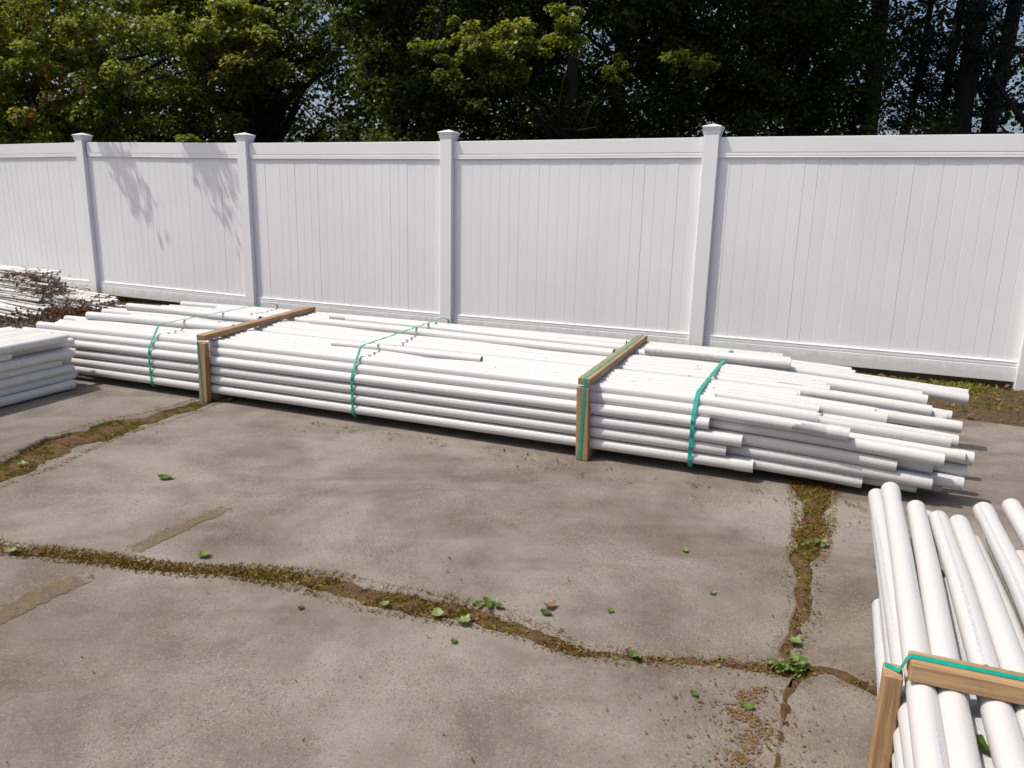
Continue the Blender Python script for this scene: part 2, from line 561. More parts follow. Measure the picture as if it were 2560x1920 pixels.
# soil ribbons in the joints
def ribbon(sd, seed, name='joint_soil', zlo=-0.016, zhi=0.006, extra=0.02):
    P, w, a, b = sd
    K = 7
    V, F = [], []
    r = np.random.default_rng(seed)
    n = normals2(P)
    for i in range(len(P)):
        for k in range(K):
            f = k / (K - 1) * 2 - 1
            hw = w[i] / 2 + extra
            q = P[i] + n[i] * hw * f
            z = zlo + (zhi - zlo) * (1 - f * f) * r.uniform(0.2, 1.25)
            V.append((q[0], q[1], z - 0.010 * (abs(f) > 0.9)))
    for i in range(len(P) - 1):
        for k in range(K - 1):
            o = i * K + k
            F.append((o, o + K, o + K + 1, o + 1))
    return obj(name, mesh(name, V, F, SOIL, True), pavement)
for i, sd in enumerate((s1l, s1m, s1r, s2u, s2d, s3)):
    ribbon(sd, 100 + i)

# tan sealer strips over old cracks
def ragged_strip(pts, w, seed, z=0.0035):
    P, t = resample(pts, 0.02)
    n = normals2(P)
    taper = np.clip(np.minimum(t, t.max() - t) / (0.2 * t.max()), 0.0, 1)
    a = P + n * (w * (0.6 + 0.25 * smooth_noise(t, 9, seed)))[:, None]
    b = P - n * (w * (0.55 + 0.15 * smooth_noise(t, 9, seed + 1)))[:, None]
    rows = [(a, 0.0), (P * 0.45 + a * 0.55, 0.75), (P, 1.0), (P * 0.3 + b * 0.7, 0.9), (b, 0.0)]
    m = len(P)
    V, F, T = [], [], []
    for q, v in rows:
        V += [(p[0], p[1], z) for p in q]
        T += list(v * taper)
    for k in range(len(rows) - 1):
        F += [(k * m + i, (k + 1) * m + i, (k + 1) * m + i + 1, k * m + i + 1) for i in range(m - 1)]
    me = mesh('sealer_patch', V, F, PATCH)
    at = me.attributes.new('tint', 'FLOAT', 'POINT'); at.data.foreach_set('value', np.array(T, np.float32))
    return obj('sealer_patch', me, pavement)
ragged_strip([(-1.40, 2.55), (-1.325, 2.75), (-1.24, 2.95), (-1.19, 3.07)], 0.085, 5)
ragged_strip([(-1.66, 1.92), (-1.57, 2.14), (-1.50, 2.31), (-1.43, 2.44)], 0.10, 8)
# soil strip along the fence
def soil_strip():
    S = np.linspace(-10, 8.5, 210); Nn = np.linspace(-0.5, 1.32, 26)
    V, F = [], []
    r = np.random.default_rng(3)
    for s in S:
        for q in Nn:
            p = fpt(s, q)
            z = 0.004 + 0.014 * math.sin(s * 3.1 + q * 2) * math.sin(q * 5 + s) + r.uniform(-0.010, 0.012)
            if q > 1.16: z = -0.02 + r.uniform(-0.004, 0.004)
            V.append((p[0], p[1], z))
    m = len(Nn)
    for i in range(len(S) - 1):
        for k in range(m - 1):
            o = i * m + k
            F.append((o, o + m, o + m + 1, o + 1)[::-1])
    return mesh('soil_strip', V, F, SOIL2, True)
tag(obj('soil_strip', soil_strip()), kind='structure')

# ------------------------------------------------------------------ fence
fence = empty('vinyl_fence', (F0[0], F0[1], 0), FYAW)
tag(fence, 'long white vinyl privacy fence of vertical boards standing behind the pipe bundles', 'fence')
# in the fence frame: x along, y away from the camera, z up
SP = 2.44
PW = 0.127
def post_mesh():
    h = PW / 2
    c = 0.006
    ring = [(-h + c, -h), (h - c, -h), (h, -h + c), (h, h - c), (h - c, h), (-h + c, h), (-h, h - c), (-h, -h + c)]
    V, F = [], []
    for z in (-0.1, 1.90):
        V += [(x, y, z) for x, y in ring]
    F = [(i, (i + 1) % 8, 8 + (i + 1) % 8, 8 + i) for i in range(8)] + [tuple(range(8, 16))]
    return mesh('post', V, F, VINYL)
def cap_mesh():
    V, F = [], []
    prof = [(PW / 2 + 0.003, 1.868), (PW / 2 + 0.004, 1.885), (PW / 2 + 0.014, 1.914), (PW / 2 + 0.017, 1.918), (PW / 2 + 0.017, 1.923)]
    for h, z in prof:
        V += [(-h, -h, z), (h, -h, z), (h, h, z), (-h, h, z)]
    V.append((0, 0, 1.949))
    for r in range(len(prof) - 1):
        for i in range(4):
            j = (i + 1) % 4
            F.append((r * 4 + i, r * 4 + j, r * 4 + 4 + j, r * 4 + 4 + i))
    t = (len(prof) - 1) * 4
    for i in range(4): F.append((t + i, t + (i + 1) % 4, t + 4))
    F.append((3, 2, 1, 0))
    return mesh('post_cap', V, F, VINYL)
def rail_mesh(name, L_, flip, z0, hgt):
    # front profile (depth, height from the plain edge), mirrored front to back
    pr = [(0.0245, 0.0), (0.0262, 0.002), (0.0262, hgt - 0.044), (0.0228, hgt - 0.042), (0.0228, hgt - 0.037), (0.0252, hgt - 0.034), (0.0252, hgt - 0.018), (0.0225, hgt - 0.016), (0.0225, hgt - 0.012), (0.0265, hgt - 0.009), (0.0265, hgt - 0.002), (0.0235, hgt)]
    pts = [(-d, h) for d, h in pr] + [(d, h) for d, h in pr[::-1]]
    V, F = [], []
    n = len(pts)
    for x in (0, L_):
        for d, h in pts:
            z = z0 + (hgt - h if flip else h)
            V.append((x, d, z))
    for i in range(n):
        j = (i + 1) % n
        q = (i, n + i, n + j, j)
        F.append(q if not flip else q[::-1])
    return mesh(name, V, F, VINYL)
NB = 24
PL = SP - PW
BW = PL / NB
BZ0, BZ1 = 0.19, 1.695
def board_mesh():
    w = BW - 0.0002
    pr = [(0.0, -0.0094), (0.0032, -0.0110), (w - 0.0032, -0.0110), (w, -0.0094), (w, 0.0065), (w - 0.0022, 0.0110), (0.0022, 0.0110), (0.0, 0.0065)]
    V, F = [], []
    for z in (BZ0, BZ1):
        V += [(x, y, z) for x, y in pr]
    F = [(i, (i + 1) % 8, 8 + (i + 1) % 8, 8 + i) for i in range(8)]
    return mesh('board', V, F, VINYL)
pm, cm, bmh = post_mesh(), cap_mesh(), board_mesh()
trm = rail_mesh('top_rail', PL, True, 1.68, 0.16)
brm = rail_mesh('bottom_rail', PL, False, 0.055, 0.155)
dz = {-2: 0.022, -1: -0.006, 0: -0.012, 1: 0.0, 2: 0.0}
I0, I1 = -3, 3
fr = np.random.default_rng(5)
for i in range(I0, I1 + 1):
    p = obj('post', pm, fence, (i * SP, 0, dz.get(i, 0)))
    obj('post_cap', cm, p)
for i in range(I0, I1):
    za, zb = dz.get(i, 0), dz.get(i + 1, 0)
    tilt = math.atan2(zb - za, SP)
    x0 = i * SP + PW / 2
    for me_, nm in ((trm, 'top_rail'), (brm, 'bottom_rail')):
        o = obj(nm, me_, fence, (x0, 0, za))
        o.rotation_euler = (0, -tilt, 0)
    for k in range(NB):
        o = obj('board', bmh, fence, (x0 + k * BW + 0.0001, fr.uniform(-0.0008, 0.0008), za + (zb - za) * (k + 0.5) / NB))
        o.rotation_euler = (0, 0, fr.uniform(-0.012, 0.012))

# ------------------------------------------------------------------ pipes
def pipe_mesh(name, path, r, mat, bell=(False, False), sides=16, wall=0.10, spin=0.0, taper_end=False, broken=False):
    """hollow pipe along path; bell = flared socket at start / end"""
    path = [Vector(p) for p in path]
    d = [0.0]
    for a, b in zip(path[:-1], path[1:]): d.append(d[-1] + (b - a).length)
    T = d[-1]
    def at(s):
        for i in range(len(d) - 1):
            if s <= d[i + 1] or i == len(d) - 2:
                f = (s - d[i]) / max(d[i + 1] - d[i], 1e-6)
                return path[i].lerp(path[i + 1], f)
    st = [(s, 1.0) for s in d]
    BLN = 2.0 * r + 0.02
    BK = 1.09
    if bell[0]: st = [(0, BK), (BLN - 0.004, BK), (BLN, BK - 0.004), (BLN + 0.022, 1.004), (BLN + 0.026, 1.0)] + [q for q in st if q[0] > BLN + 0.06]
    if bell[1]: st = [q for q in st if q[0] < T - BLN - 0.06] + [(T - BLN - 0.026, 1.0), (T - BLN - 0.022, 1.004), (T - BLN, BK - 0.004), (T - BLN + 0.004, BK), (T, BK)]
    V, F, UV, SM = [], [], [], []
    def ring(s, rad, jag=0.0):
        c = at(s)
        t = at(min(s + 0.02, T)) - at(max(s - 0.02, 0))
        a, b = frame_at(t)
        o = len(V)
        rj = random.Random(int(s * 1000) + len(V))
        for k in range(sides):
            an = 2 * math.pi * k / sides + spin
            V.append(c + (a * math.cos(an) + b * math.sin(an)) * rad + t.normalized() * (rj.uniform(-jag, jag * 0.2) if jag else 0))
        return o
    rows = [ring(s, r * k, 0.03 if broken and i == len(st) - 1 else 0) for i, (s, k) in enumerate(st)]
    def skin(o1, o2, s1, s2, rev=False):
        for k in range(sides):
            k2 = (k + 1) % sides
            q = [o1 + k, o2 + k, o2 + k2, o1 + k2]
            u = [(s1, k / sides), (s2, k / sides), (s2, (k + 1) / sides), (s1, (k + 1) / sides)]
            if rev: q, u = q[::-1], u[::-1]
            F.append(q); UV.extend(u); SM.append(True)
    for i in range(len(rows) - 1): skin(rows[i], rows[i + 1], st[i][0], st[i + 1][0], True)
    for e in (0, 1):
        s = 0.0 if e == 0 else T
        kk = st[0][1] if e == 0 else st[-1][1]
        ro, ri = r * kk, r * (kk - wall)
        jg = 0
        if broken and e == 1:
            o1 = len(V); V.extend([Vector(v) for v in V[rows[-1]:rows[-1] + sides]])
            c = at(T); o2 = len(V); V.extend([c.lerp(v, ri / ro) for v in V[o1:o1 + sides]])
        else:
            o1 = ring(s, ro); o2 = ring(s, ri)
        for k in range(sides):
            k2 = (k + 1) % sides
            q = [o1 + k, o1 + k2, o2 + k2, o2 + k]
            F.append(q if e == 1 else q[::-1]); UV.extend([(0, 0.1)] * 4); SM.append(False)
        si = min(0.3, T * 0.4)
        s2 = si if e == 0 else T - si
        o3 = ring(s, ri); o4 = ring(s2, ri)
        if broken and e == 1:
            for k in range(sides): V[o3 + k] = V[o2 + k].copy()
        skin(o3, o4, s, s2, e == 1 and False or e == 0 and False)
        F.append([o4 + k for k in range(sides)]); UV.extend([(0, 0.1)] * sides); SM.append(False)
    me = mesh(name, V, F, mat)
    me.polygons.foreach_set('use_smooth', SM)
    uvl = me.uv_layers.new(name='UVMap')
    uvl.data.foreach_set('uv', np.array(UV, dtype=np.float32).ravel())
    # closed tube: make the outside face out
    return me

def strap_mesh(path, width, thick=0.0012, axis=(1, 0, 0)):
    """ribbon along path (points in local coords), its width along axis"""
    ax = Vector(axis).normalized()
    P = [Vector(p) for p in path]
    V, F = [], []
    n = len(P)
    for i, p in enumerate(P):
        t = (P[min(i + 1, n - 1)] - P[max(i - 1, 0)]).normalized()
        nn = ax.cross(t).normalized()
        for a, b in ((-1, 1), (1, 1), (1, -1), (-1, -1)):
            V.append(p + ax * (a * width / 2) + nn * (b * thick / 2))
    for i in range(n - 1):
        for k in range(4):
            k2 = (k + 1) % 4
            F.append((i * 4 + k, i * 4 + k2, (i + 1) * 4 + k2, (i + 1) * 4 + k))
    F.append((3, 2, 1, 0)); F.append(tuple((n - 1) * 4 + k for k in range(4)))
    return mesh('strap', V, F, STRAP)

def batten(name, parent, size, loc, rot, mat):
    sx, sy, sz = size
    v, f = box_vf(-sx / 2, sx / 2, -sy / 2, sy / 2, -sz / 2, sz / 2, 0.003)
    o = obj(name, mesh(name, v, f, mat), parent, loc)
    o.rotation_euler = rot
    return o

# ---- main bundle (local x = along the pipes to the right, y = away, z up)
AX = R(-22.6)
main = empty('pipe_bundle', (0.36, 3.74, 0), AX)
tag(main, 'long strapped bundle of white plastic pipes lying in front of the fence', 'pipe bundle')
D = 0.0603
PITCH = 0.0600
ZB0 = 0.052
def lay_z(l): return ZB0 + D / 2 + (l * PITCH if l <= 3 else 3 * PITCH + (l - 3) * 0.0523)
def lay_v(l): return max(0, l - 3) * 0.0302
V0 = 0.042
NC, NLAY = 23, 6
pr = np.random.default_rng(12)
# right-end reach and left-end reach of the pipes that show
right_end = {(0, 0): 0.84, (0, 1): 0.71, (0, 2): 0.78, (0, 3): 0.62, (0, 4): 1.24, (0, 5): 1.11,
             (1, 0): 1.32, (1, 1): 1.60, (1, 2): 1.45, (1, 3): 1.63, (1, 4): 0.64, (1, 5): 0.62,
             (2, 0): 1.55, (2, 1): 1.73, (2, 2): 1.60, (2, 3): 1.72, (2, 4): 1.66, (2, 5): 1.10,
             (3, 0): 1.66, (3, 1): 1.72, (3, 2): 1.74, (3, 3): 1.76, (3, 4): 1.70, (3, 5): 1.40,
             (4, 5): 1.36, (5, 5): 0.99, (6, 5): 1.0, (7, 5): 1.0, (8, 5): 1.62, (9, 5): 1.14, (10, 5): 1.12,
             (11, 5): 1.05, (12, 5): 1.62, (13, 5): 1.6, (15, 5): 1.84, (16, 5): 1.84, (17, 5): 1.27, (18, 5): 1.25, (19, 5): 0.9, (20, 5): 0.85, (21, 5): 0.80, (22, 5): 0.80}
left_end = {(0, 5): -4.15, (0, 4): -4.26, (0, 3): -3.72, (0, 2): -3.75, (0, 1): -3.92, (0, 0): -3.95, (1, 5): -4.05, (2, 5): -4.1, (3, 5): -4.0, (4, 5): -4.2,
            (5, 5): -3.96, (6, 5): -3.98, (7, 5): -3.9, (8, 5): -3.85, (9, 5): -3.9, (10, 5): -4.3, (11, 5): -4.25, (12, 5): -4.0, (13, 5): -3.9, (14, 5): -3.95, (16, 5): -4.08, (17, 5): -4.05}
def droop(u, u0, zc, zmin, k):
    return max(zmin, zc - k * max(0.0, u - u0) ** 2)
for c in range(NC):
    for l in range(NLAY):
        v = V0 + D / 2 + c * D * 1.006 + lay_v(l) + pr.normal(0, 0.0015)
        z = lay_z(l)
        if l == 5:
            v = V0 + D / 2 + lay_v(5) + c * D * 1.085 + pr.normal(0, 0.004)
            z -= pr.choice([0.0, 0.002, 0.006, 0.010])
            if c > 20 or c in (7, 14): continue
        ur = right_end.get((c, l), None)
        if ur is None:
            ur = pr.uniform(0.75, 1.75) if l > 2 else pr.uniform(1.1, 1.74)
            if c > 14: ur = pr.uniform(0.7, 1.4)
        ul = left_end.get((c, l), pr.uniform(-4.15, -3.5))
        dv = pr.normal(0, 0.006)
        fan = (0.0 if c > 3 else -0.02 * pr.uniform(0, 1)) + pr.normal(0, 0.03) * (0.4 if l < 5 else 1)
        kz = 0.014 + 0.016 * pr.random()
        zmin = D / 2 + 0.002
        P = []
        us = [ul, ul * 0.75 - 0.6, -2.5, 0.0, 0.35]
        u = 0.35
        while u < ur - 0.15:
            u += 0.28; us.append(min(u, ur))
        us.append(ur)
        us = sorted(set(round(x, 3) for x in us if ul <= x <= ur))
        zl = pr.normal(0, 0.0015)
        tz = -0.016 * (l / 5) * (1 if c < 17 else 0.3)     # the stack sinks at its far right end
        for x in us:
            f = max(0, x - 0.45)
            zz = droop(x, 0.45, z + zl, zmin, kz) + (tz * f if l > 0 else 0)
            zz -= 0.012 * max(0, -2.9 - x) if l > 0 else 0
            P.append((x, v + dv * x * 0.3 + fan * f * 0.7 + (0.0 if x < 0.4 else pr.normal(0, 0.001)), max(zz, zmin)))
        bl = pr.random()
        bell = (False, (c, l) in ((0, 4), (1, 4), (9, 5), (16, 5), (3, 2), (3, 3), (6, 5), (0, 0)) or bl > 0.82)
        brk = (c, l) in ((4, 5), (0, 5))
        me = pipe_mesh('pipe', P, D / 2 - 0.0004, PIPE, bell, sides=18, spin=pr.uniform(0, 6.28), broken=brk)
        obj('pipe', me, main)
# loose pipes lying over the top layer
TOPZ = lay_z(5) + 0.052
loose = [(-1.75, -0.72, 0.33, 0.33, 0.021, False), (-2.38, -0.08, 0.95, 0.84, 0.030, False), (-2.2, -0.06, 1.14, 1.04, 0.030, False), (-2.42, -0.10, 1.24, 1.22, 0.026, False),
         (-4.05, -2.72, 0.82, 0.80, 0.030, False), (-3.9, -2.62, 0.34, 0.42, 0.030, False), (0.06, 0.92, 1.08, 1.06, 0.030, True)]
for a, b, va, vb, r, bl in loose:
    zz = TOPZ - D / 2 + r - 0.010
    P = [(a, va, zz), ((a * 2 + b) / 3, (va * 2 + vb) / 3 + 0.01, zz + 0.002), ((a + 2 * b) / 3, (va + 2 * vb) / 3 - 0.008, zz + 0.001), (b, vb, zz)]
    obj('pipe', pipe_mesh('pipe', P, r, PIPE, (False, bl), spin=random.uniform(0, 6)), main)
# battens
VEND = V0 + NC * D + 0.06
for u, yaw, tilt, lead in ((-2.51, -0.17, 0.03, 0), (0.0, -0.035, -0.03, 1)):
    sw = 0.066
    vb = batten('batten', main, (0.385, sw, 0.036), (u, 0.020, 0.1935), (0, 0, 0), WOOD)
    vb.rotation_euler = Matrix(((0, 1, 0), (0, 0, -1), (-1, 0, 0))).to_euler() if False else (R(90), R(90) + tilt, 0)
    bb = batten('batten', main, (1.36, sw, 0.046), (u, 0.08 + 0.68, 0.025), (0, 0, R(90)), WOOD)
    tb = batten('batten', main, (1.46, sw, 0.036), (u + 0.73 * math.tan(yaw), 0.005 + 0.73, 0.3975 + 0.0185), (0, 0, R(90) - yaw), WOOD)
    vb2 = batten('batten', main, (0.385, sw, 0.036), (u + 1.47 * math.tan(yaw), VEND + 0.035, 0.1935), (R(90), R(90), 0), WOOD)
ZT = 0.398
def strap_path(u, du=0.0, hug=True, zt=ZT, vn=V0 - 0.002):
    pts = [(u, 0.35, 0.038), (u, vn + 0.02, 0.036), (u, vn + 0.002, 0.055)]
    for k in range(1, 11):
        z = 0.055 + (0.275 - 0.055) * k / 10
        pts.append((u + du * 0.0, vn - 0.003 - 0.003 * math.sin(k * 1.9), z))
    pts += [(u, vn + 0.012, 0.315), (u, vn + 0.045, 0.365), (u, vn + 0.095, zt - 0.008)]
    for k in range(1, 24):
        f = k / 24
        pts.append((u + du * f, vn + 0.095 + (VEND - vn - 0.16) * f, zt - 0.004 + 0.0025 * math.sin(k * 2.3)))
    pts += [(u + du, VEND - 0.02, zt - 0.03), (u + du, VEND + 0.006, 0.28), (u + du, VEND + 0.008, 0.06), (u + du, VEND - 0.05, 0.038)]
    return pts
for u, du in ((-2.99, -0.13), (-1.41, -0.12), (0.545, 0.0)):
    obj('strap', strap_mesh(strap_path(u, du, zt=TOPZ + D / 2 + 0.001 if u < 0 else lay_z(5) + D / 2 + 0.006), 0.017 if u < 0 else 0.02), main)
# straps on the two batten frames
for u, yaw, t in ((-2.51, -0.17, 0.03), (0.0, -0.035, -0.03)):
    x0 = u - (0.012 if u < -1 else 0.0)
    topz = 0.3975 + 0.0185 + 0.0195
    pts = [(x0 + t * 0.18, 0.0005, 0.006), (x0, 0.0005, 0.19), (x0 - t * 0.18, 0.0005, 0.375), (x0 - t * 0.18, 0.001, 0.392), (x0 - t * 0.12, 0.006, topz - 0.003 if u > -1 else 0.3985)]
    for k in range(0, 13):
        f = k / 12
        v = 0.012 + 1.448 * f
        pts.append((u + v * math.tan(yaw), v, topz if u > -1 else 0.3985))
    pts += [(u + 1.47 * math.tan(yaw), VEND + 0.05, 0.36), (u + 1.47 * math.tan(yaw), VEND + 0.056, 0.2), (u + 1.47 * math.tan(yaw), VEND + 0.056, 0.02)]
    obj('strap', strap_mesh(pts, 0.016 if u > -1 else 0.010), main)

# ---- left bundle
# local x runs from the seen end towards the camera, local y across to the left
ang = math.atan2(-0.954, -0.30)
leftb = empty('pipe_bundle', (-2.915, 4.985, 0), ang)
tag(leftb, 'stack of white plastic pipes cut off by the left edge, pointing at the camera', 'pipe bundle')
def lend(c, l, r):
    if c == 0: return {0: 0.02, 1: -0.02, 2: 0.0, 3: 0.07, 4: -0.01, 5: 0.40, 6: 0.03}[l] if l != 5 else 0.42
    if c == 1 and l in (1, 3, 5): return {1: -0.10, 3: -0.06, 5: -0.10}[l]
    return r.uniform(-0.05, 0.04)
# across axis must point left (-x): local +y = (-sin, cos)(ang) ; flip so the near face is column 0
lroot = leftb
for l in range(7):
    for c in range(15):
        r = pr
        d = 0.060
        v = d / 2 + c * d * 1.01 + (d / 2 if l % 2 else 0)
        z = 0.004 + d / 2 + l * 0.0521
        e = lend(c, l, r)
        a = r.normal(0, 0.004)
        P = [(e, -(v + a), z), (2.5, -v, z), (5.6 + r.uniform(-0.3, 0.3), -(v - a), z)]
        obj('pipe', pipe_mesh('pipe', P, d / 2 - 0.0004, PIPE_L, (r.random() < 0.25, False), spin=r.uniform(0, 6.28)), lroot)

# ---- right foreground bundle: local x away from the camera along the pipes, local y across to the left
RD = 0.0595
angR = math.atan2(0.918, 0.395)
RO = (0.824, 1.427)
rightb = empty('pipe_bundle', (RO[0], RO[1], 0), angR)
tag(rightb, 'strapped bundle of white pipes with tan battens in the lower right foreground', 'pipe bundle')
rr = np.random.default_rng(31)
top_pipes = [(0.040, 1.29, -0.002), (0.094, 1.14, 0.014), (0.171, 1.07, 0.0), (0.228, 1.06, 0.0), (0.315, 1.22, 0.003), (0.405, 1.31, 0.006), (0.49, 1.22, 0.0), (0.58, 1.3, 0.0), (0.66, 1.2, 0.0), (0.75, 1.25, 0.0)]
zb = 0.042
NLR = 6
pitchR = 0.0530
for l in range(NLR):
    for c in range(14):
        v = 0.030 + c * 0.0605 + (0.022 if l % 2 else 0.0) + rr.normal(0, 0.003)
        e = rr.uniform(0.80, 1.12)
        z = zb + RD / 2 + l * pitchR
        ya = rr.normal(0, 0.004)
        if c == 0:
            v = [0.030, 0.028, 0.034, 0.029, 0.030, 0][l]
            e = [0.90, 0.52, 0.75, 1.24, 1.36, 0][l]
            ya = [0.0, -0.01, 0.0, -0.012, -0.022, 0][l]
        if l == 4 and c == 2: e = 1.20
        if l == 4 and c == 4: e = 1.04
        if l == 3 and c == 5: e = 1.16
        if l == NLR - 1:
            if c >= len(top_pipes): continue
            v, e, ya = top_pipes[c]
        P = [(-2.4 + rr.uniform(-0.2, 0.2), -(v - ya * 2.4), z), (0.0, -v, z), (e * 0.5, -(v + ya * e * 0.5), z - 0.004), (e, -(v + ya * e), max(RD / 2 + 0.003, z - 0.030))]
        obj('pipe', pipe_mesh('pipe', P, RD / 2 - 0.0005, PIPE_R, (False, (l == NLR - 1 and c in (0, 4)) or (l < NLR - 1 and c > 0 and rr.random() < 0.25)), sides=24, spin=-math.pi / 2 + rr.normal(0, 0.55)), rightb)
ztR = zb + RD + (NLR - 1) * pitchR
batten('batten', rightb, (0.362, 0.054, 0.036), (-0.032, 0.014, 0.182), (R(90), R(90), 0), WOOD_R)
batten('batten', rightb, (1.0, 0.060, 0.036), (-0.03, -0.52, 0.022), (0, 0, R(90)), WOOD_R)
ty = R(90) + 0.038
batten('batten', rightb, (1.05, 0.056, 0.040), (-0.042 + 0.53 * 0.038, -0.010 - 0.525, ztR + 0.0205), (0, 0, ty), WOOD_R)
zz = ztR + 0.042
pts = [(-0.020, 0.030, 0.3645), (-0.028, 0.014, 0.3650), (-0.036, 0.004, 0.3665), (-0.040, -0.006, zz - 0.010)]
for k in range(13):
    y = -0.012 - 1.03 * k / 12
    pts.append((-0.042 - (y + 0.010) * 0.038 - 0.0, y, zz))
obj('strap', strap_mesh(pts, 0.016), rightb)
# printed tag on a pipe just beyond the batten
def tag_mesh():
    V, F = [], []
    r = RD / 2 + 0.0012
    for i in range(7):
        an = -0.62 + 1.24 * i / 6
        for x in (0.0, 0.055): V.append((x, r * math.sin(an), r * math.cos(an)))
    F = [(2 * i, 2 * i + 1, 2 * i + 3, 2 * i + 2) for i in range(6)]
    m, nt, p = newmat('printed_tag')
    c = coords(nt)
    mp = nt.nodes.new('ShaderNodeMapping'); mp.inputs['Scale'].default_value = (1, 1, 0); L(nt, c, mp.inputs[0])
    n = noise(nt, mp.outputs[0], 210, 1, 0.4)
    ink = ramp(nt, n, [(0.50, 0.0), (0.55, 1.0)])
    sp = nt.nodes.new('ShaderNodeSeparateXYZ'); L(nt, c, sp.inputs[0])
    wv = N(nt, 'ShaderNodeMath', operation='PINGPONG'); L(nt, sp.outputs[0], wv.inputs[0]); wv.inputs[1].default_value = 0.0085
    ln = N(nt, 'ShaderNodeMath', operation='GREATER_THAN'); L(nt, wv.outputs[0], ln.inputs[0]); ln.inputs[1].default_value = 0.0038
    a = N(nt, 'ShaderNodeMath', operation='MULTIPLY'); L(nt, ink, a.inputs[0]); L(nt, ln.outputs[0], a.inputs[1])
    e1 = N(nt, 'ShaderNodeMath', operation='GREATER_THAN'); L(nt, sp.outputs[0], e1.inputs[0]); e1.inputs[1].default_value = 0.052
    ab = N(nt, 'ShaderNodeMath', operation='ABSOLUTE'); L(nt, sp.outputs[1], ab.inputs[0])
    e2 = N(nt, 'ShaderNodeMath', operation='GREATER_THAN'); L(nt, ab.outputs[0], e2.inputs[0]); e2.inputs[1].default_value = 0.0145
    mx = N(nt, 'ShaderNodeMath', operation='MAXIMUM'); L(nt, e1.outputs[0], mx.inputs[0]); L(nt, e2.outputs[0], mx.inputs[1])
    mx2 = N(nt, 'ShaderNodeMath', operation='MAXIMUM'); L(nt, a.outputs[0], mx2.inputs[0]); L(nt, mx.outputs[0], mx2.inputs[1])
    L(nt, mix(nt, mx2.outputs[0], (0.74, 0.72, 0.72), (0.05, 0.04, 0.09)), p.inputs['Base Color'])
    p.inputs['Roughness'].default_value = 0.5
    return mesh('print_label', V, F, m, True)
pl_ = obj('print_label', tag_mesh(), rightb, (0.012, -0.171, zb + RD / 2 + (NLR - 1) * pitchR))
pl_.rotation_euler = (-0.75, 0, 0)

# ---- thin pipes heaped by the fence at the far left
def thin_pile(loc, rz, ncol, nlay, d, z0, seed, label, slope=0.0, fan=0.03):
    root = empty('thin_pipe_heap', loc, rz)
    tag(root, label, 'pipe heap', 'heaps of thin pipes by the fence')
    r = np.random.default_rng(seed)
    for l in range(nlay):
        n = ncol - l // 2
        for c in range(n):
            v = (c - n / 2) * d * 1.08 + r.normal(0, d * 0.22)
            z = z0 + d / 2 + l * d * 0.9 + r.normal(0, d * 0.10)
            e = -l * slope + r.uniform(-0.28, 0.1) - abs(c - n / 2) * 0.01
            f = r.normal(0, fan)
            Lp = r.uniform(2.3, 2.9)
            dzb = r.normal(0, 0.012)
            P = [(-Lp, v - f * Lp, z + 0.02), (-Lp * 0.45, v - f * 0.4, z + 0.004), (e, v + f * 0.3, max(d / 2, z + dzb - 0.01))]
            obj('pipe', pipe_mesh('pipe', P, d / 2, PIPE_T, sides=8, wall=0.18), root)
    return root
TD = 0.030
thin_pile((-5.05, 8.72, 0.0), R(-29), 14, 14, TD, 0.0, 3, 'highest heap of thin white pipes against the fence at far left', 0.030, 0.012)
thin_pile((-4.52, 8.55, 0.0), R(-31), 17, 5, TD, 0.0, 4, 'low heap of thin white pipes reaching past the fence post at far left', 0.06, 0.02)
thin_pile((-4.80, 7.75, 0.0), R(-33), 11, 4, TD, 0.0, 6, 'small heap of thin white pipes behind the stack at the left edge', 0.05, 0.02)
# ------------------------------------------------------------------ foliage
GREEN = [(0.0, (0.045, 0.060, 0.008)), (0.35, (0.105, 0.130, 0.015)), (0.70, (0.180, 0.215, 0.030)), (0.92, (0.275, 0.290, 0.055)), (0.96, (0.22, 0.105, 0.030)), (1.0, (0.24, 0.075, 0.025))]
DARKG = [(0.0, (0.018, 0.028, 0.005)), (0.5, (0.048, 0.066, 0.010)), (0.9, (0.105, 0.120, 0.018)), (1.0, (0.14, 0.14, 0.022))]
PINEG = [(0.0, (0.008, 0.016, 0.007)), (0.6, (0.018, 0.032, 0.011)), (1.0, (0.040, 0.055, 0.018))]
LEAF_M = mat_leaf('maple_leaves', GREEN, 0.48, 0.45, 0.45)
LEAF_D = mat_leaf('dark_leaves', DARKG, 0.40, 0.6, 0.18)
LEAF_P = mat_leaf('pine_foliage', PINEG, 0.20, 0.5, 0.4)

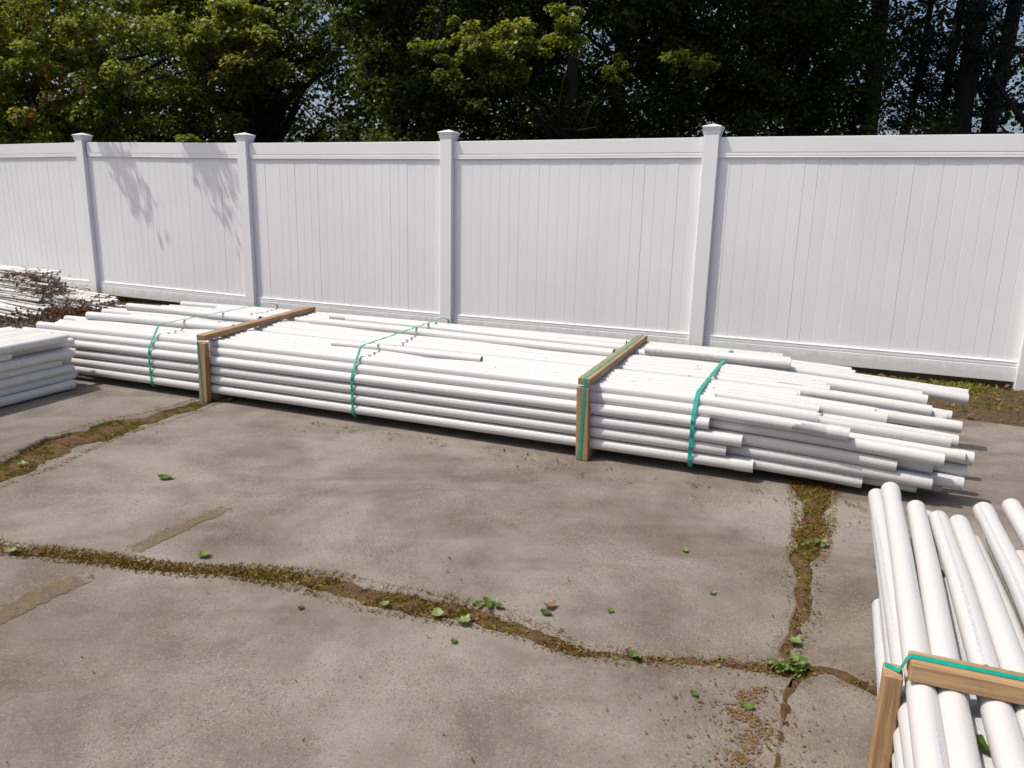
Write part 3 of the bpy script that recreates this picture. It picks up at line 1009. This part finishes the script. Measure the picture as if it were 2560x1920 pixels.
def leaf_quads(C, Rr, n, size, r, flat=0.75, droop=0.25, width=0.78):
    """n leaves spread in each ellipsoid clump (centre C[i], radii Rr[i])"""
    m = len(C)
    idx = np.repeat(np.arange(m), n)
    T = len(idx)
    d = r.normal(size=(T, 3)); d /= np.linalg.norm(d, axis=1)[:, None]
    rad = r.random(T) ** 0.45
    off = d * rad[:, None]
    P = C[idx] + off * Rr[idx]
    nrm = np.stack([r.normal(0, 0.55, T), r.normal(0, 0.55, T), np.full(T, flat)], 1) + d * 0.45
    nrm /= np.linalg.norm(nrm, axis=1)[:, None]
    a = r.normal(size=(T, 3)) + d * 0.6; a[:, 2] -= droop
    a -= nrm * np.sum(a * nrm, axis=1)[:, None]
    a /= np.linalg.norm(a, axis=1)[:, None] + 1e-9
    b = np.cross(nrm, a)
    s = size * r.uniform(0.6, 1.3, T)
    s3 = s[:, None]
    base = P - a * s3 * 0.5
    tip = P + a * s3 * 0.55 - nrm * s3 * 0.16
    l = P + b * s3 * width * 0.5 + a * s3 * 0.02 - nrm * s3 * 0.10
    q = P - b * s3 * width * 0.5 + a * s3 * 0.02 - nrm * s3 * 0.10
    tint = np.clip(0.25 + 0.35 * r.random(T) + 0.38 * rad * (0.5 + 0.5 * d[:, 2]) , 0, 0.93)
    return np.stack([base, l, tip, q], 1), tint, idx

def clumps_in(center, radii, n, r, shell=0.5, zmin=None, keep=None):
    out = []
    while len(out) < n:
        d = r.normal(size=3); d /= np.linalg.norm(d)
        p = np.array(center) + d * np.array(radii) * (shell + (1 - shell) * r.random())
        if zmin is not None and p[2] < zmin: continue
        if keep is not None and not keep(p): continue
        out.append(p)
    return np.array(out)

def limb(p0, p1, r0, r1, r, wob=0.12, n=6, sides=7):
    p0, p1 = np.array(p0, float), np.array(p1, float)
    Lh = np.linalg.norm(p1 - p0)
    pts, rad = [], []
    w = r.normal(0, wob * Lh * 0.25, 3)
    for i in range(n + 1):
        f = i / n
        p = p0 + (p1 - p0) * f + w * math.sin(f * math.pi) + r.normal(0, wob * 0.04 * Lh, 3) * (0 < i < n)
        pts.append(p); rad.append(r0 + (r1 - r0) * f)
    return pts, rad

def make_tree(name, label, base, height, r0, seed, clump_sets, lmat, lean=(0, 0), nbr=10, group=None, red=0.0, bark=None, brlen=None):
    """clump_sets: list of (centers array, clump radius range, leaves per clump, leaf size)"""
    r = np.random.default_rng(seed)
    root = empty(name, (base[0], base[1], 0))
    tag(root, label, 'tree', group)
    bx, by = base
    pts, rad = [], []
    n = 9
    for i in range(n + 1):
        f = i / n
        pts.append((lean[0] * f + r.normal(0, 0.05) * (i > 0), lean[1] * f + r.normal(0, 0.05) * (i > 0), -0.15 + height * f))
        rad.append(r0 * (1.25 if i == 0 else 1) * (1 - 0.72 * f))
    v, f_ = tube(pts, rad, 10)
    obj('trunk', mesh('trunk', v, f_, bark or BARK, True), root)
    allc = np.concatenate([c for c, *_ in clump_sets])
    # limbs: from the trunk out to a spread of clumps
    pick = r.choice(len(allc), min(nbr, len(allc)), replace=False)
    for k in pick:
        c = allc[k] - np.array([bx, by, 0])
        h = np.clip(c[2] - r.uniform(0.3, 1.6), 0.8, height * 0.95)
        ft = (h + 0.15) / height
        p0 = np.array([lean[0] * ft, lean[1] * ft, h])
        rr0 = max(0.02, r0 * (1 - 0.72 * ft) * 0.45)
        pp, rd = limb(p0, c, rr0, 0.006, r)
        parts = [tube(pp, rd, 6, False)]
        for q in range(4):
            i = r.integers(2, len(pp) - 1)
            e = np.array(pp[i]) + r.normal(0, 0.42, 3) + np.array([0, 0, 0.1])
            a, b = limb(pp[i], e, rd[i] * 0.6, 0.003, r, n=4)
            parts.append(tube(a, b, 5, False))
        v, f_ = join(parts)
        obj('branch', mesh('branch', v, f_, bark or BARK, True), root)
    Qs, Ts = [], []
    for C, (ra, rb), n, size in clump_sets:
        Rr = r.uniform(ra, rb, (len(C), 1)) * np.array([[1.15, 1.15, 0.72]]) * r.uniform(0.8, 1.2, (len(C), 3))
        Q, t, idx = leaf_quads(C, Rr, n, size, r)
        ct = r.uniform(-0.14, 0.10, len(C))
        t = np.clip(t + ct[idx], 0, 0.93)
        if red > 0:
            rc = r.random(len(C)) < red
            mk = rc[idx] & (r.random(len(idx)) < 0.30) & (t > 0.5)
            t[mk] = r.uniform(0.955, 1.0, mk.sum())
        Qs.append(Q - np.array([bx, by, 0])); Ts.append(t)
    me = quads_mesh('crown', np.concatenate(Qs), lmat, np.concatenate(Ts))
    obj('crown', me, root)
    return root

vr = np.random.default_rng(99)
def gap(p):
    """two openings in the wood where the sky shows"""
    x, y, z = p
    a = x / y; e = (z - 1.28) / y
    if -0.285 < a < -0.225 and 0.13 < e < 0.21: return False
    return True

# left maple: sunlit, spring leaves with reddish tips
ov = []
for P0, tt in (((-4.72, 9.24, 1.80), np.linspace(2.4, 3.5, 5)), ((-4.45, 9.15, 1.55), (2.8, 3.0)), ((-3.50, 8.74, 1.80), np.linspace(2.3, 3.9, 7)), ((-3.25, 8.64, 1.60), (2.6, 2.9, 3.2))):
    for t in tt: ov.append(np.array(P0) + np.array(SUN_DIR) * t + vr.normal(0, 0.05, 3))
ov = np.array(ov)
c1 = clumps_in((-7.4, 12.6, 3.2), (3.3, 1.9, 2.5), 230, vr, 0.55, 0.8, gap)
c1b = clumps_in((-6.5, 11.2, 2.7), (2.3, 0.7, 1.3), 80, vr, 0.3, 1.2, gap)
make_tree('maple_tree', 'sunlit maple with fresh green and reddish leaves above the fence at left', (-7.4, 12.6), 5.8, 0.20, 1,
          [(c1, (0.18, 0.40), 210, 0.066), (c1b, (0.14, 0.30), 220, 0.062), (ov, (0.14, 0.24), 38, 0.060)], LEAF_M, nbr=30, red=0.22)
make_tree('maple_tree', 'young maple with a dark trunk behind the second fence post', (-4.55, 14.0), 8.0, 0.19, 2,
          [(clumps_in((-4.05, 12.0, 3.45), (0.75, 0.5, 0.75), 34, vr, 0.2, None, gap), (0.13, 0.26), 210, 0.064),
           (clumps_in((-4.6, 13.9, 4.4), (1.5, 1.2, 2.2), 90, vr, 0.4, 1.4, gap), (0.25, 0.45), 190, 0.072),
           (clumps_in((-3.3, 13.6, 3.5), (0.80, 0.6, 1.4), 80, vr, 0.1), (0.12, 0.30), 55, 0.055)], LEAF_M, nbr=60, red=0.25)
# middle trees
make_tree('maple_tree', 'leafy maple standing behind the middle fence panels with a reddish top branch', (-1.9, 13.2), 9.0, 0.18, 3,
          [(clumps_in((-2.0, 11.2, 4.05), (0.6, 0.5, 0.5), 22, vr, 0.2), (0.16, 0.28), 210, 0.064),
           (clumps_in((-1.2, 11.9, 2.9), (1.1, 0.5, 0.9), 40, vr, 0.2), (0.14, 0.28), 150, 0.062),
           (clumps_in((-1.3, 13.2, 4.6), (2.0, 1.8, 3.2), 170, vr, 0.35, 1.3, gap), (0.28, 0.5), 200, 0.074),
           (clumps_in((-0.6, 13.4, 8.8), (2.6, 2.2, 2.2), 70, vr, 0.3), (0.6, 0.95), 120, 0.17)], LEAF_D, nbr=22, red=0.05)
make_tree('maple_tree', 'maple with a bright leafy branch reaching over the middle of the fence', (0.9, 13.0), 9.5, 0.11, 4,
          [(clumps_in((-0.45, 10.7, 3.2), (1.05, 0.6, 0.46), 64, vr, 0.1), (0.06, 0.17), 85, 0.062),
           (clumps_in((0.55, 10.6, 3.40), (0.36, 0.3, 0.36), 14, vr, 0.1), (0.06, 0.16), 80, 0.062),
           (clumps_in((2.3, 10.9, 3.15), (0.60, 0.3, 0.16), 14, vr, 0.1), (0.05, 0.13), 55, 0.06), (clumps_in((1.3, 11.0, 3.1), (0.40, 0.3, 0.16), 8, vr, 0.1), (0.05, 0.12), 50, 0.06)], LEAF_M, nbr=5)
make_tree('dark_tree', 'dark leafy tree filling the wood behind the middle of the fence', (1.7, 13.8), 10, 0.17, 5,
          [(clumps_in((1.2, 14.0, 4.3), (2.6, 1.6, 3.4), 220, vr, 0.3, 1.2), (0.28, 0.52), 180, 0.074),
           (clumps_in((1.0, 12.4, 8.5), (3.4, 2.8, 2.5), 100, vr, 0.3), (0.6, 1.0), 130, 0.18)], LEAF_D, nbr=20)
make_tree('dark_tree', 'dark tree with twin limbs right of the tallest fence post', (3.9, 14.2), 10, 0.18, 6,
          [(clumps_in((4.0, 14.2, 4.4), (2.3, 1.6, 3.4), 190, vr, 0.3, 1.2), (0.28, 0.52), 180, 0.074),
           (clumps_in((3.8, 12.9, 8.8), (3.4, 3.0, 2.6), 100, vr, 0.3), (0.6, 1.0), 130, 0.18)], LEAF_D, nbr=20, lean=(0.4, 0))
# tall pines at the right: bare trunks, thin foliage, sky behind
pines = [(6.55, 15.2, 0.19, (0.1, 0), 'pine with a thick bare trunk, leftmost of the tall trunks at right'), (7.75, 16.4, 0.075, (0.9, 0), 'slim leaning tree between two thick pine trunks at right'),
         (8.0, 16.0, 0.07, (1.1, 0), 'slimmest leaning tree beside the second thick pine trunk'), (8.2, 15.2, 0.20, (0.25, 0), 'thick straight pine trunk, second of the tall trunks at right'),
         (9.9, 17.0, 0.19, (0.2, 0), 'thick pine trunk, third of the tall trunks at right'), (8.85, 13.9, 0.21, (0.35, 0), 'nearest thick pine trunk by the right edge of the photo'),
         (6.0, 17.5, 0.09, (0.2, 0), 'slim straight tree left of all the thick pine trunks at right'), (10.3, 18.5, 0.10, (-0.2, 0), 'slim far tree between the second and third thick pine trunks'), (9.3, 18.0, 0.08, (0.5, 0), 'slim far tree leaning right of the second thick pine trunk')]
for i, (x, y, r0, ln, lb) in enumerate(pines):
    sets = [(clumps_in((x, y, 11.5), (2.2, 2.2, 3.5), 60, vr, 0.3), (0.6, 1.0), 110, 0.17)]
    if r0 > 0.07:
        sets.append((clumps_in((x + vr.uniform(-0.4, 0.4), y + 0.8, 4.3), (1.35, 1.0, 2.3), 68, vr, 0.3, 1.4), (0.14, 0.30), 70, 0.060))
    make_tree('pine_tree', lb, (x, y), 15, r0, 20 + i, sets, LEAF_P, lean=ln, nbr=14, group='tall pines at the right')
make_tree('dark_tree', 'dark tree behind the right fence panel before the pines begin', (5.4, 15.6), 11, 0.16, 8,
          [(clumps_in((5.4, 15.4, 4.2), (1.6, 1.5, 3.2), 120, vr, 0.3, 1.2), (0.24, 0.42), 120, 0.07),
           (clumps_in((5.2, 13.8, 9), (3.2, 3.0, 2.6), 90, vr, 0.3), (0.6, 1.0), 130, 0.18)], LEAF_D, nbr=18)

def shrub(name, label, center, radii, n, seed, lmat, size=0.075, per=120):
    r = np.random.default_rng(seed)
    root = empty(name, (center[0], center[1], 0)); tag(root, label, 'shrub')
    C = clumps_in(center, radii, n, r, 0.3, 0.4)
    Rr = r.uniform(0.2, 0.36, (n, 1)) * np.array([[1.1, 1.1, 0.8]])
    Q, t, idx = leaf_quads(C, Rr, per, size, r)
    o = np.array([center[0], center[1], 0])
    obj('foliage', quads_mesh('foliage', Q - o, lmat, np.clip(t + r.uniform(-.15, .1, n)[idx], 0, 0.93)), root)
    parts = []
    for k in r.choice(n, min(12, n), replace=False):
        a, b = limb((r.uniform(-.1, .1), r.uniform(-.1, .1), -0.05), C[k] - o, 0.02, 0.004, r, n=5)
        parts.append(tube(a, b, 5, False))
    v, f_ = join(parts)
    obj('stem', mesh('stem', v, f_, BARK, True), root)
shrub('shrub', 'low yellowish green shrub showing over the fence right of the tallest post', (3.1, 11.0, 1.55), (1.1, 0.6, 0.75), 34, 41, LEAF_D)
shrub('shrub', 'dark undergrowth behind the right fence panel below the pine trunks', (6.6, 13.3, 1.7), (2.4, 0.9, 1.15), 80, 42, LEAF_D)
shrub('shrub', 'dark bushy undergrowth behind the fence near the right edge', (9.0, 13.0, 1.5), (1.3, 0.8, 0.85), 40, 43, LEAF_D)
shrub('shrub', 'dark undergrowth under the trees behind the second fence panel', (-3.2, 13.4, 1.6), (2.2, 1.0, 1.0), 80, 44, LEAF_D)
shrub('vine_shrub', 'climbing vine with pale green leaves behind the third fence post', (-1.75, 11.2, 1.9), (0.35, 0.35, 1.0), 22, 45, LEAF_D)
# deep wood behind the trees, one dark mass with a few openings
def deep_wood():
    r = np.random.default_rng(55)
    C = []
    while len(C) < 1250:
        a = r.uniform(-0.85, 0.80); y = r.uniform(17.5, 26)
        z = r.uniform(0.6, 11)
        x = a * y
        e = (z - 1.28) / y
        if -0.29 < a < -0.22 and e > 0.10: continue
        if a > 0.26 and e > 0.06 and r.random() < (0.92 if a > 0.40 else 0.45): continue
        C.append((x, y, z))
    C = np.array(C)
    Rr = r.uniform(0.7, 1.3, (len(C), 1)) * np.array([[1.2, 1.0, 0.8]])
    Q, t, idx = leaf_quads(C, Rr, 150, 0.15, r)
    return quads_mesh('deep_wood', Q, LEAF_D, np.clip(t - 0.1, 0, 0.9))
tag(obj('deep_wood', deep_wood()), 'dark mass of distant woodland foliage behind the trees', 'woodland', kind='stuff')

# ------------------------------------------------------------------ weeds, moss and litter
WEED = [(0.0, (0.150, 0.062, 0.020)), (0.30, (0.225, 0.115, 0.036)), (0.48, (0.175, 0.130, 0.026)), (0.72, (0.185, 0.180, 0.026)), (1.0, (0.22, 0.29, 0.050))]
WEED_M = mat_leaf('weeds', WEED, 0.2, 0.6, 0.2)
LITTER_M = mat_leaf('litter', [(0.0, (0.05, 0.03, 0.018)), (0.35, (0.15, 0.075, 0.032)), (0.6, (0.20, 0.13, 0.06)), (0.8, (0.13, 0.125, 0.03)), (1.0, (0.17, 0.22, 0.05))], 0.15, 0.7, 0.2)
FALL_M = mat_leaf('fallen_leaf', [(0.0, (0.030, 0.060, 0.010)), (0.5, (0.085, 0.145, 0.018)), (1.0, (0.23, 0.31, 0.11))], 0.25, 0.45, 0.4)

def blades(P, h, w, r, lean=0.6):
    n = len(P)
    d = np.stack([r.normal(0, lean, n), r.normal(0, lean, n), np.ones(n)], 1)
    d /= np.linalg.norm(d, axis=1)[:, None]
    an = r.uniform(0, 2 * np.pi, n)
    s = np.stack([np.cos(an), np.sin(an), np.zeros(n)], 1)
    h = h[:, None]; w = w[:, None]
    mid = P + d * h * 0.55
    tip = P + d * h + np.stack([r.normal(0, 0.3, n), r.normal(0, 0.3, n), np.full(n, -0.1)], 1) * h
    return np.stack([P - s * w / 2, P + s * w / 2, mid + s * w * 0.4, tip], 1)

def clump_field(t, seed):
    return np.clip(0.62 + 0.5 * smooth_noise(t, 3.0, seed), 0.3, 1)

def crack_weeds(sd, dens, seed, hmax=0.03, green=0.0):
    P, w, a, b = sd
    r = np.random.default_rng(seed)
    seg = np.linalg.norm(np.diff(P, axis=0), axis=1)
    t = np.r_[0, np.cumsum(seg)]
    cf = clump_field(t, seed + 1)
    gf = clump_field(t, seed + 2)
    pw = (w + 0.015) * (0.35 + cf)
    pw = pw / pw.sum()
    n = int(dens * np.sum((w[:-1] + 0.015) * seg))
    i = r.choice(len(P), n, p=pw)
    nn = normals2(P)
    f = np.clip(r.normal(0, 0.33, n), -0.62, 0.62)
    q = P[i] + nn[i] * (f * (w[i] + 0.025))[:, None] + r.normal(0, 0.007, (n, 2))
    z = np.where(np.abs(f) > 0.5, 0.0, -0.008)
    PP = np.c_[q, z]
    h = hmax * r.uniform(0.25, 1.0, n) * (0.35 + 0.8 * cf[i]) * np.where(np.abs(f) > 0.5, 0.45, 1.0)
    wd = r.uniform(0.0018, 0.0042, n)
    tint = np.clip(0.12 + 0.55 * gf[i] * r.random(n) + 0.22 * r.random(n) + green + (r.random(n) < 0.06) * 0.35, 0, 1)
    return blades(PP, h, wd, r), tint
B, T = [], []
for sd, dn, sdd, hm, g in ((s1l, 20000, 1, 0.03, 0.05), (s1m, 120000, 2, 0.022, -0.04), (s1r, 110000, 3, 0.020, 0.08), (s2u, 90000, 4, 0.024, 0.02), (s2d, 50000, 5, 0.010, -0.05), (s3, 70000, 6, 0.024, 0.10)):
    q, t = crack_weeds(sd, dn, 300 + sdd * 7, hm, g); B.append(q); T.append(t)
tag(obj('crack_weeds', quads_mesh('crack_weeds', np.concatenate(B), WEED_M, np.concatenate(T))), 'brown and green moss and grass growing in the pavement joints', 'weeds', kind='stuff')

# grass and moss on the soil strip at the foot of the fence
def fence_grass():
    r = np.random.default_rng(71)
    n = 60000
    s = r.uniform(-8.5, 5.2, n)
    q = np.abs(r.normal(0, 0.42, n)) - 0.04
    k = np.clip(0.5 + 0.7 * np.interp(s, np.arange(-9, 6, 0.3), r.uniform(-1, 1, 50)), 0, 1)
    near_d = np.exp(-((s - 2.78) / 0.45) ** 2)
    keep = (r.random(n) < 0.25 + 0.5 * k + near_d) & (q < 1.18)
    s, q, k, near_d = s[keep], q[keep], k[keep], near_d[keep]
    n = len(s)
    xy = F0[None] + FD[None] * s[:, None] + FN[None] * q[:, None]
    h = r.uniform(0.008, 0.035, n) * (0.5 + k) + near_d * r.uniform(0, 0.08, n) * (q < 0.25)
    tint = np.clip(0.22 + 0.40 * r.random(n) * (0.5 + k) + near_d * 0.40 + 0.12 * (q < 0.3) + 0.10 * (s > 2), 0, 1)
    return quads_mesh('fence_grass', blades(np.c_[xy, np.full(n, 0.0)], h, r.uniform(0.003, 0.008, n), r), WEED_M, tint)
tag(obj('fence_grass', fence_grass()), 'short brownish green grass along the foot of the fence', 'grass', kind='stuff')

def bits(P, s, r, z=0.004, lift=0.35):
    n = len(P)
    an = r.uniform(0, 2 * np.pi, n)
    a = np.stack([np.cos(an), np.sin(an), r.normal(0, lift, n)], 1)
    b = np.stack([-np.sin(an), np.cos(an), r.normal(0, lift, n)], 1)
    asp = r.uniform(0.25, 0.9, n)[:, None]
    s = s[:, None]
    zz = np.full(n, z) + s[:, 0] * 0.25
    C = np.c_[P, zz]
    return np.stack([C - a * s / 2, C + b * s * asp / 2 * r.uniform(0.4, 1.1, (n, 1)), C + a * s / 2, C - b * s * asp / 2 * r.uniform(0.4, 1.1, (n, 1))], 1)
def litter():
    r = np.random.default_rng(81)
    out = []
    # scattered over the slabs
    P = np.c_[r.uniform(-3.4, 2.6, 900), r.uniform(1.3, 4.6, 900)]
    out.append((P, r.uniform(0.004, 0.014, 900)))
    # drift in front of the bundle
    u = np.repeat(r.uniform(-1.6, 1.7, 65), 8) + r.normal(0, 0.03, 520); v = np.repeat(-np.abs(r.normal(0, 0.13, 65)) - 0.01, 8) + r.normal(0, 0.018, 520)
    A = np.array([math.cos(AX), math.sin(AX)]); Nn = np.array([-A[1], A[0]])
    out.append((np.array([0.36, 3.74]) + u[:, None] * A + v[:, None] * Nn, r.uniform(0.005, 0.020, 520)))
    # lower right crumbs
    P = np.c_[r.normal(0.60, 0.12, 420), r.normal(1.68, 0.14, 420)]
    out.append((P, r.uniform(0.004, 0.013, 420)))
    
    # along the joints
    for sd, m in ((s1m, 1500), (s2u, 1100), (s1r, 300), (s3, 800)):
        i = r.integers(0, len(sd[0]), m)
        out.append((sd[0][i] + r.normal(0, 0.5, (m, 2)) * (sd[1][i] * 0.75 + 0.012)[:, None], r.uniform(0.005, 0.017, m)))
    P = np.concatenate([p for p, _ in out]); S = np.concatenate([s for _, s in out])
    return quads_mesh('leaf_litter', bits(P, S, r), LITTER_M, r.random(len(P)) ** 0.8)
def tan_crumbs():
    r = np.random.default_rng(85)
    P = np.c_[r.normal(0.60, 0.032, 1500), r.uniform(1.42, 1.86, 1500)]
    P[:, 0] += (P[:, 1] - 1.65) * 0.35 + 0.03 * np.sin(P[:, 1] * 31)
    keep = r.random(1500) < 0.35 + 0.65 * (np.sin(P[:, 0] * 70) * np.sin(P[:, 1] * 53) > -0.2)
    P = P[keep]
    return quads_mesh('tan_crumbs', bits(P, r.uniform(0.004, 0.014, len(P)), r, 0.002, 0.12), LITTER_M, r.uniform(0.45, 0.66, len(P)))
tag(obj('tan_crumbs', tan_crumbs()), 'tan crumbled sealer lying on the concrete at the lower right', 'crumbs', kind='stuff')
tag(obj('leaf_litter', litter()), 'small brown and green crumbs of leaf and seed scattered on the concrete', 'litter', kind='stuff')
def fence_litter():
    r = np.random.default_rng(82)
    n = 5200
    s = r.uniform(-8, 5.2, n); q = r.uniform(-0.1, 1.25, n)
    xy = F0[None] + FD[None] * s[:, None] + FN[None] * q[:, None]
    m = 7000
    xy2 = np.array([-4.45, 7.85]) + np.c_[r.normal(0, 0.55, m), r.normal(0, 0.34, m)]
    P = np.concatenate([xy, xy2])
    S = np.r_[r.uniform(0.012, 0.045, n), r.uniform(0.012, 0.05, m)]
    Q = bits(P, S, r, 0.012, 0.5)
    Q[n:, :, 2] += (np.exp(-((xy2[:, 0] + 4.6) / 0.5) ** 2 - ((xy2[:, 1] - 7.95) / 0.3) ** 2) * r.uniform(0, 0.10, m))[:, None]
    return quads_mesh('dead_leaves', Q, LITTER_M, np.r_[r.random(n) * 0.72, r.random(m) * 0.22])
tag(obj('dead_leaves', fence_litter()), 'brown dead leaves and mulch strewn along the foot of the fence', 'dead leaves', kind='stuff')

# single fallen leaves one can point at
def leaf_mesh(size, seed, curl=0.25, kind=0):
    r = np.random.default_rng(seed)
    if kind == 0:   # lobed
        prof = [(0.0, 0.05), (0.10, 0.30), (0.22, 0.22), (0.35, 0.50), (0.48, 0.30), (0.62, 0.40), (0.78, 0.18), (1.0, 0.02)]
    else:
        prof = [(0.0, 0.03), (0.12, 0.22), (0.3, 0.36), (0.5, 0.38), (0.7, 0.28), (0.88, 0.12), (1.0, 0.01)]
    V, F = [], []
    for t, w in prof:
        cz = curl * size * (t - 0.5) ** 2 * 1.5
        wl, wr = w * r.uniform(0.8, 1.15), w * r.uniform(0.8, 1.15)
        V += [((t - 0.5) * size, -wl * size, cz + curl * size * wl * 0.5), ((t - 0.5) * size, 0, cz), ((t - 0.5) * size, wr * size, cz + curl * size * wr * 0.4 * r.uniform(0.3, 1.6))]
    for i in range(len(prof) - 1):
        o = 3 * i
        F += [(o, o + 3, o + 4, o + 1), (o + 1, o + 4, o + 5, o + 2)]
    me = mesh('fallen_leaf', V, F, FALL_M)
    return me
leaves = [  # x, y, z, size, tint, kind, label
    (358, 1033, 0.004, 0.085, 0.45, 1, 'bright green leaf lying alone on the slab left of the centre'),
    (440, 1200, 0.004, 0.065, 0.62, 0, 'curled yellowish green leaf just above the long weedy joint'),
    (945, 1328, 0.012, 0.060, 0.95, 0, 'pale green leaf on the weeds where the long joint is widest'),
    (1003, 1340, 0.012, 0.062, 0.90, 0, 'larger pale green leaf right of another on the wide weedy joint'),
    (830, 1305, 0.012, 0.040, 0.80, 1, 'small green leaf at the start of the wide weedy joint'),
    (1180, 1325, 0.004, 0.050, 0.25, 1, 'dark green leaf beside a curled tan one on the slab'),
    (980, 1385, 0.004, 0.032, 0.40, 0, 'small dark green leaf below the wide weedy joint'),
    (1318, 1320, 0.004, 0.032, 0.55, 1, 'small green leaf on the pale patch of the middle slab'),
    (1540, 1281, 0.004, 0.034, 0.70, 1, 'small yellow green leaf left of the right hand joint'),
    (1613, 1527, 0.004, 0.045, 0.55, 1, 'bright green square leaf on the lower right slab'),
    (1500, 1500, 0.004, 0.034, 0.35, 1, 'slender olive leaf below the thin end of the long joint'),
    (650, 1313, 0.004, 0.030, 0.12, 1, 'small dark leaf on the lower left slab'),
    (490, 866, 0.004, 0.090, 0.98, 1, 'pale leaf at the foot of the left wooden batten'),
    (24, 1190, 0.012, 0.060, 0.95, 0, 'pale leaf in the long joint at the left edge'),
    (49, 1003, 0.012, 0.070, 0.90, 1, 'pale leaf on the mossy joint at far left'),
    (1480, 1190, 0.004, 0.040, 0.75, 1, 'small yellow green leaf right of the centre of the middle slab'),
    (1718, 1385, 0.014, 0.055, 0.85, 0, 'pale leaf where the right hand joint meets the long joint'),
]
Kd = 2560 / 2212
def ground_pt(x, y, z=0.0):
    x *= Kd; y *= Kd
    d = fw + rt * ((x - 1280) / 1914.6) + up * ((960 - y) / 1914.6)
    t = (z - CAM_H) / d.z
    return (d.x * t, d.y * t, z)
for i, (x, y, z, sz, tint, kd, lb) in enumerate(leaves):
    me = leaf_mesh(sz * 0.85, 500 + i, 0.55, kd)
    a = me.attributes.new('tint', 'FLOAT', 'FACE'); a.data.foreach_set('value', np.clip(tint + np.random.default_rng(i).normal(0, 0.05, len(me.polygons)), 0, 1).astype(np.float32))
    o = obj('fallen_leaf', me, None, ground_pt(x, y, z), i * 2.4)
    tag(o, lb, 'leaf', 'single leaves fallen on the concrete')
# tan curled scrap beside the dark leaf
me = leaf_mesh(0.05, 900, 0.9, 1); me.materials.clear(); me.materials.append(LITTER_M)
a = me.attributes.new('tint', 'FLOAT', 'FACE'); a.data.foreach_set('value', np.full(len(me.polygons), 0.6, np.float32))
tag(obj('curled_leaf', me, None, ground_pt(1188, 1310, 0.006), 0.6), 'curled tan dead leaf beside a dark green one on the slab', 'leaf')
# leaves caught on the right bundle
for (lx, ly, lz, sz, tint, lb) in ((-0.150, -0.132, zb + RD + 4 * pitchR + 0.004, 0.06, 0.35, 'green leaf caught between the thick pipes nearest the camera'),
                                  (0.62, -0.138, zb + RD + 4 * pitchR + 0.002, 0.035, 0.25, 'small olive leaf wedged between the thick pipes beyond the batten')):
    me = leaf_mesh(sz, int(sz * 1e4), 0.5, 0)
    a = me.attributes.new('tint', 'FLOAT', 'FACE'); a.data.foreach_set('value', np.full(len(me.polygons), tint, np.float32))
    p = Matrix.Rotation(angR, 3, 'Z') @ Vector((lx, ly, lz)) + Vector((RO[0], RO[1], 0))
    o = obj('fallen_leaf', me, None, p, 1.1); o.rotation_euler = (0.5, 0.2, 1.1)
    tag(o, lb, 'leaf', 'leaves caught on the pipes')

# leafy weeds rooted in the joints
def weed(loc, size, n, seed, label):
    r = np.random.default_rng(seed)
    root = empty('weed', loc); tag(root, label, 'weed', 'leafy weeds in the joints')
    for k in range(n):
        me = leaf_mesh(size * r.uniform(0.6, 1.2), seed * 31 + k, 0.35, 1)
        a = me.attributes.new('tint', 'FLOAT', 'FACE'); a.data.foreach_set('value', np.full(len(me.polygons), r.uniform(0.25, 0.8), np.float32))
        an = r.uniform(0, 6.28); d = r.uniform(0.2, 1.0) * size * 1.2
        o = obj('leaf', me, root, (math.cos(an) * d * 1.5, math.sin(an) * d, 0.006 + r.uniform(0, 0.02)))
        o.rotation_euler = (r.normal(0, 0.35), r.normal(0, 0.35), an)
weed(ground_pt(1700, 1447, 0.0), 0.030, 22, 7, 'clump of round leaved green weed where the two joints cross')
weed(ground_pt(1742, 1452, 0.0), 0.040, 5, 8, 'broad leaved weed just right of where the joints cross')
weed(ground_pt(1755, 1180, 0.0), 0.028, 9, 9, 'small green weed halfway along the right hand joint')
weed(ground_pt(1050, 1312, 0.0), 0.030, 12, 10, 'yellowish green weed tuft at the wide part of the long joint')
weed(ground_pt(1385, 1423, 0.0), 0.032, 5, 11, 'small green weed on the thin right end of the long joint')

# crumbs of leaf and seed lying on the main bundle
def bundle_crumbs():
    r = np.random.default_rng(91)
    n = 150
    u = r.uniform(-3.9, 0.7, n); v = r.uniform(0.14, 1.3, n)
    A = np.array([math.cos(AX), math.sin(AX)]); Nn = np.array([-A[1], A[0]])
    P = np.array([0.36, 3.74]) + u[:, None] * A + v[:, None] * Nn
    return quads_mesh('bundle_crumbs', bits(P, r.uniform(0.006, 0.022, n), r, lay_z(5) + D / 2 - 0.001, 0.2), LITTER_M, r.random(n))
tag(obj('bundle_crumbs', bundle_crumbs()), 'crumbs of leaf and seed lying on the long pipe bundle', 'litter', kind='stuff')
# grey-brown dry brush tangled over the heaps of thin pipes
def dry_brush():
    r = np.random.default_rng(92)
    n = 1900
    c = np.array([[-5.15, 8.35, 0.22], [-4.85, 8.30, 0.10], [-5.45, 8.45, 0.36], [-4.9, 7.75, 0.05]])[r.choice(4, n, p=[0.36, 0.20, 0.34, 0.10])]
    P = c + r.normal(0, 1, (n, 3)) * np.array([0.17, 0.11, 0.04])
    P[:, 2] = np.maximum(P[:, 2], 0.005)
    return quads_mesh('dry_brush', blades(P, r.uniform(0.02, 0.075, n), r.uniform(0.003, 0.009, n), r, 2.2), LITTER_M, r.uniform(0.0, 0.42, n))
tag(obj('dry_brush', dry_brush()), 'grey brown dry brush tangled over the heaps of thin pipes', 'brush', kind='stuff')
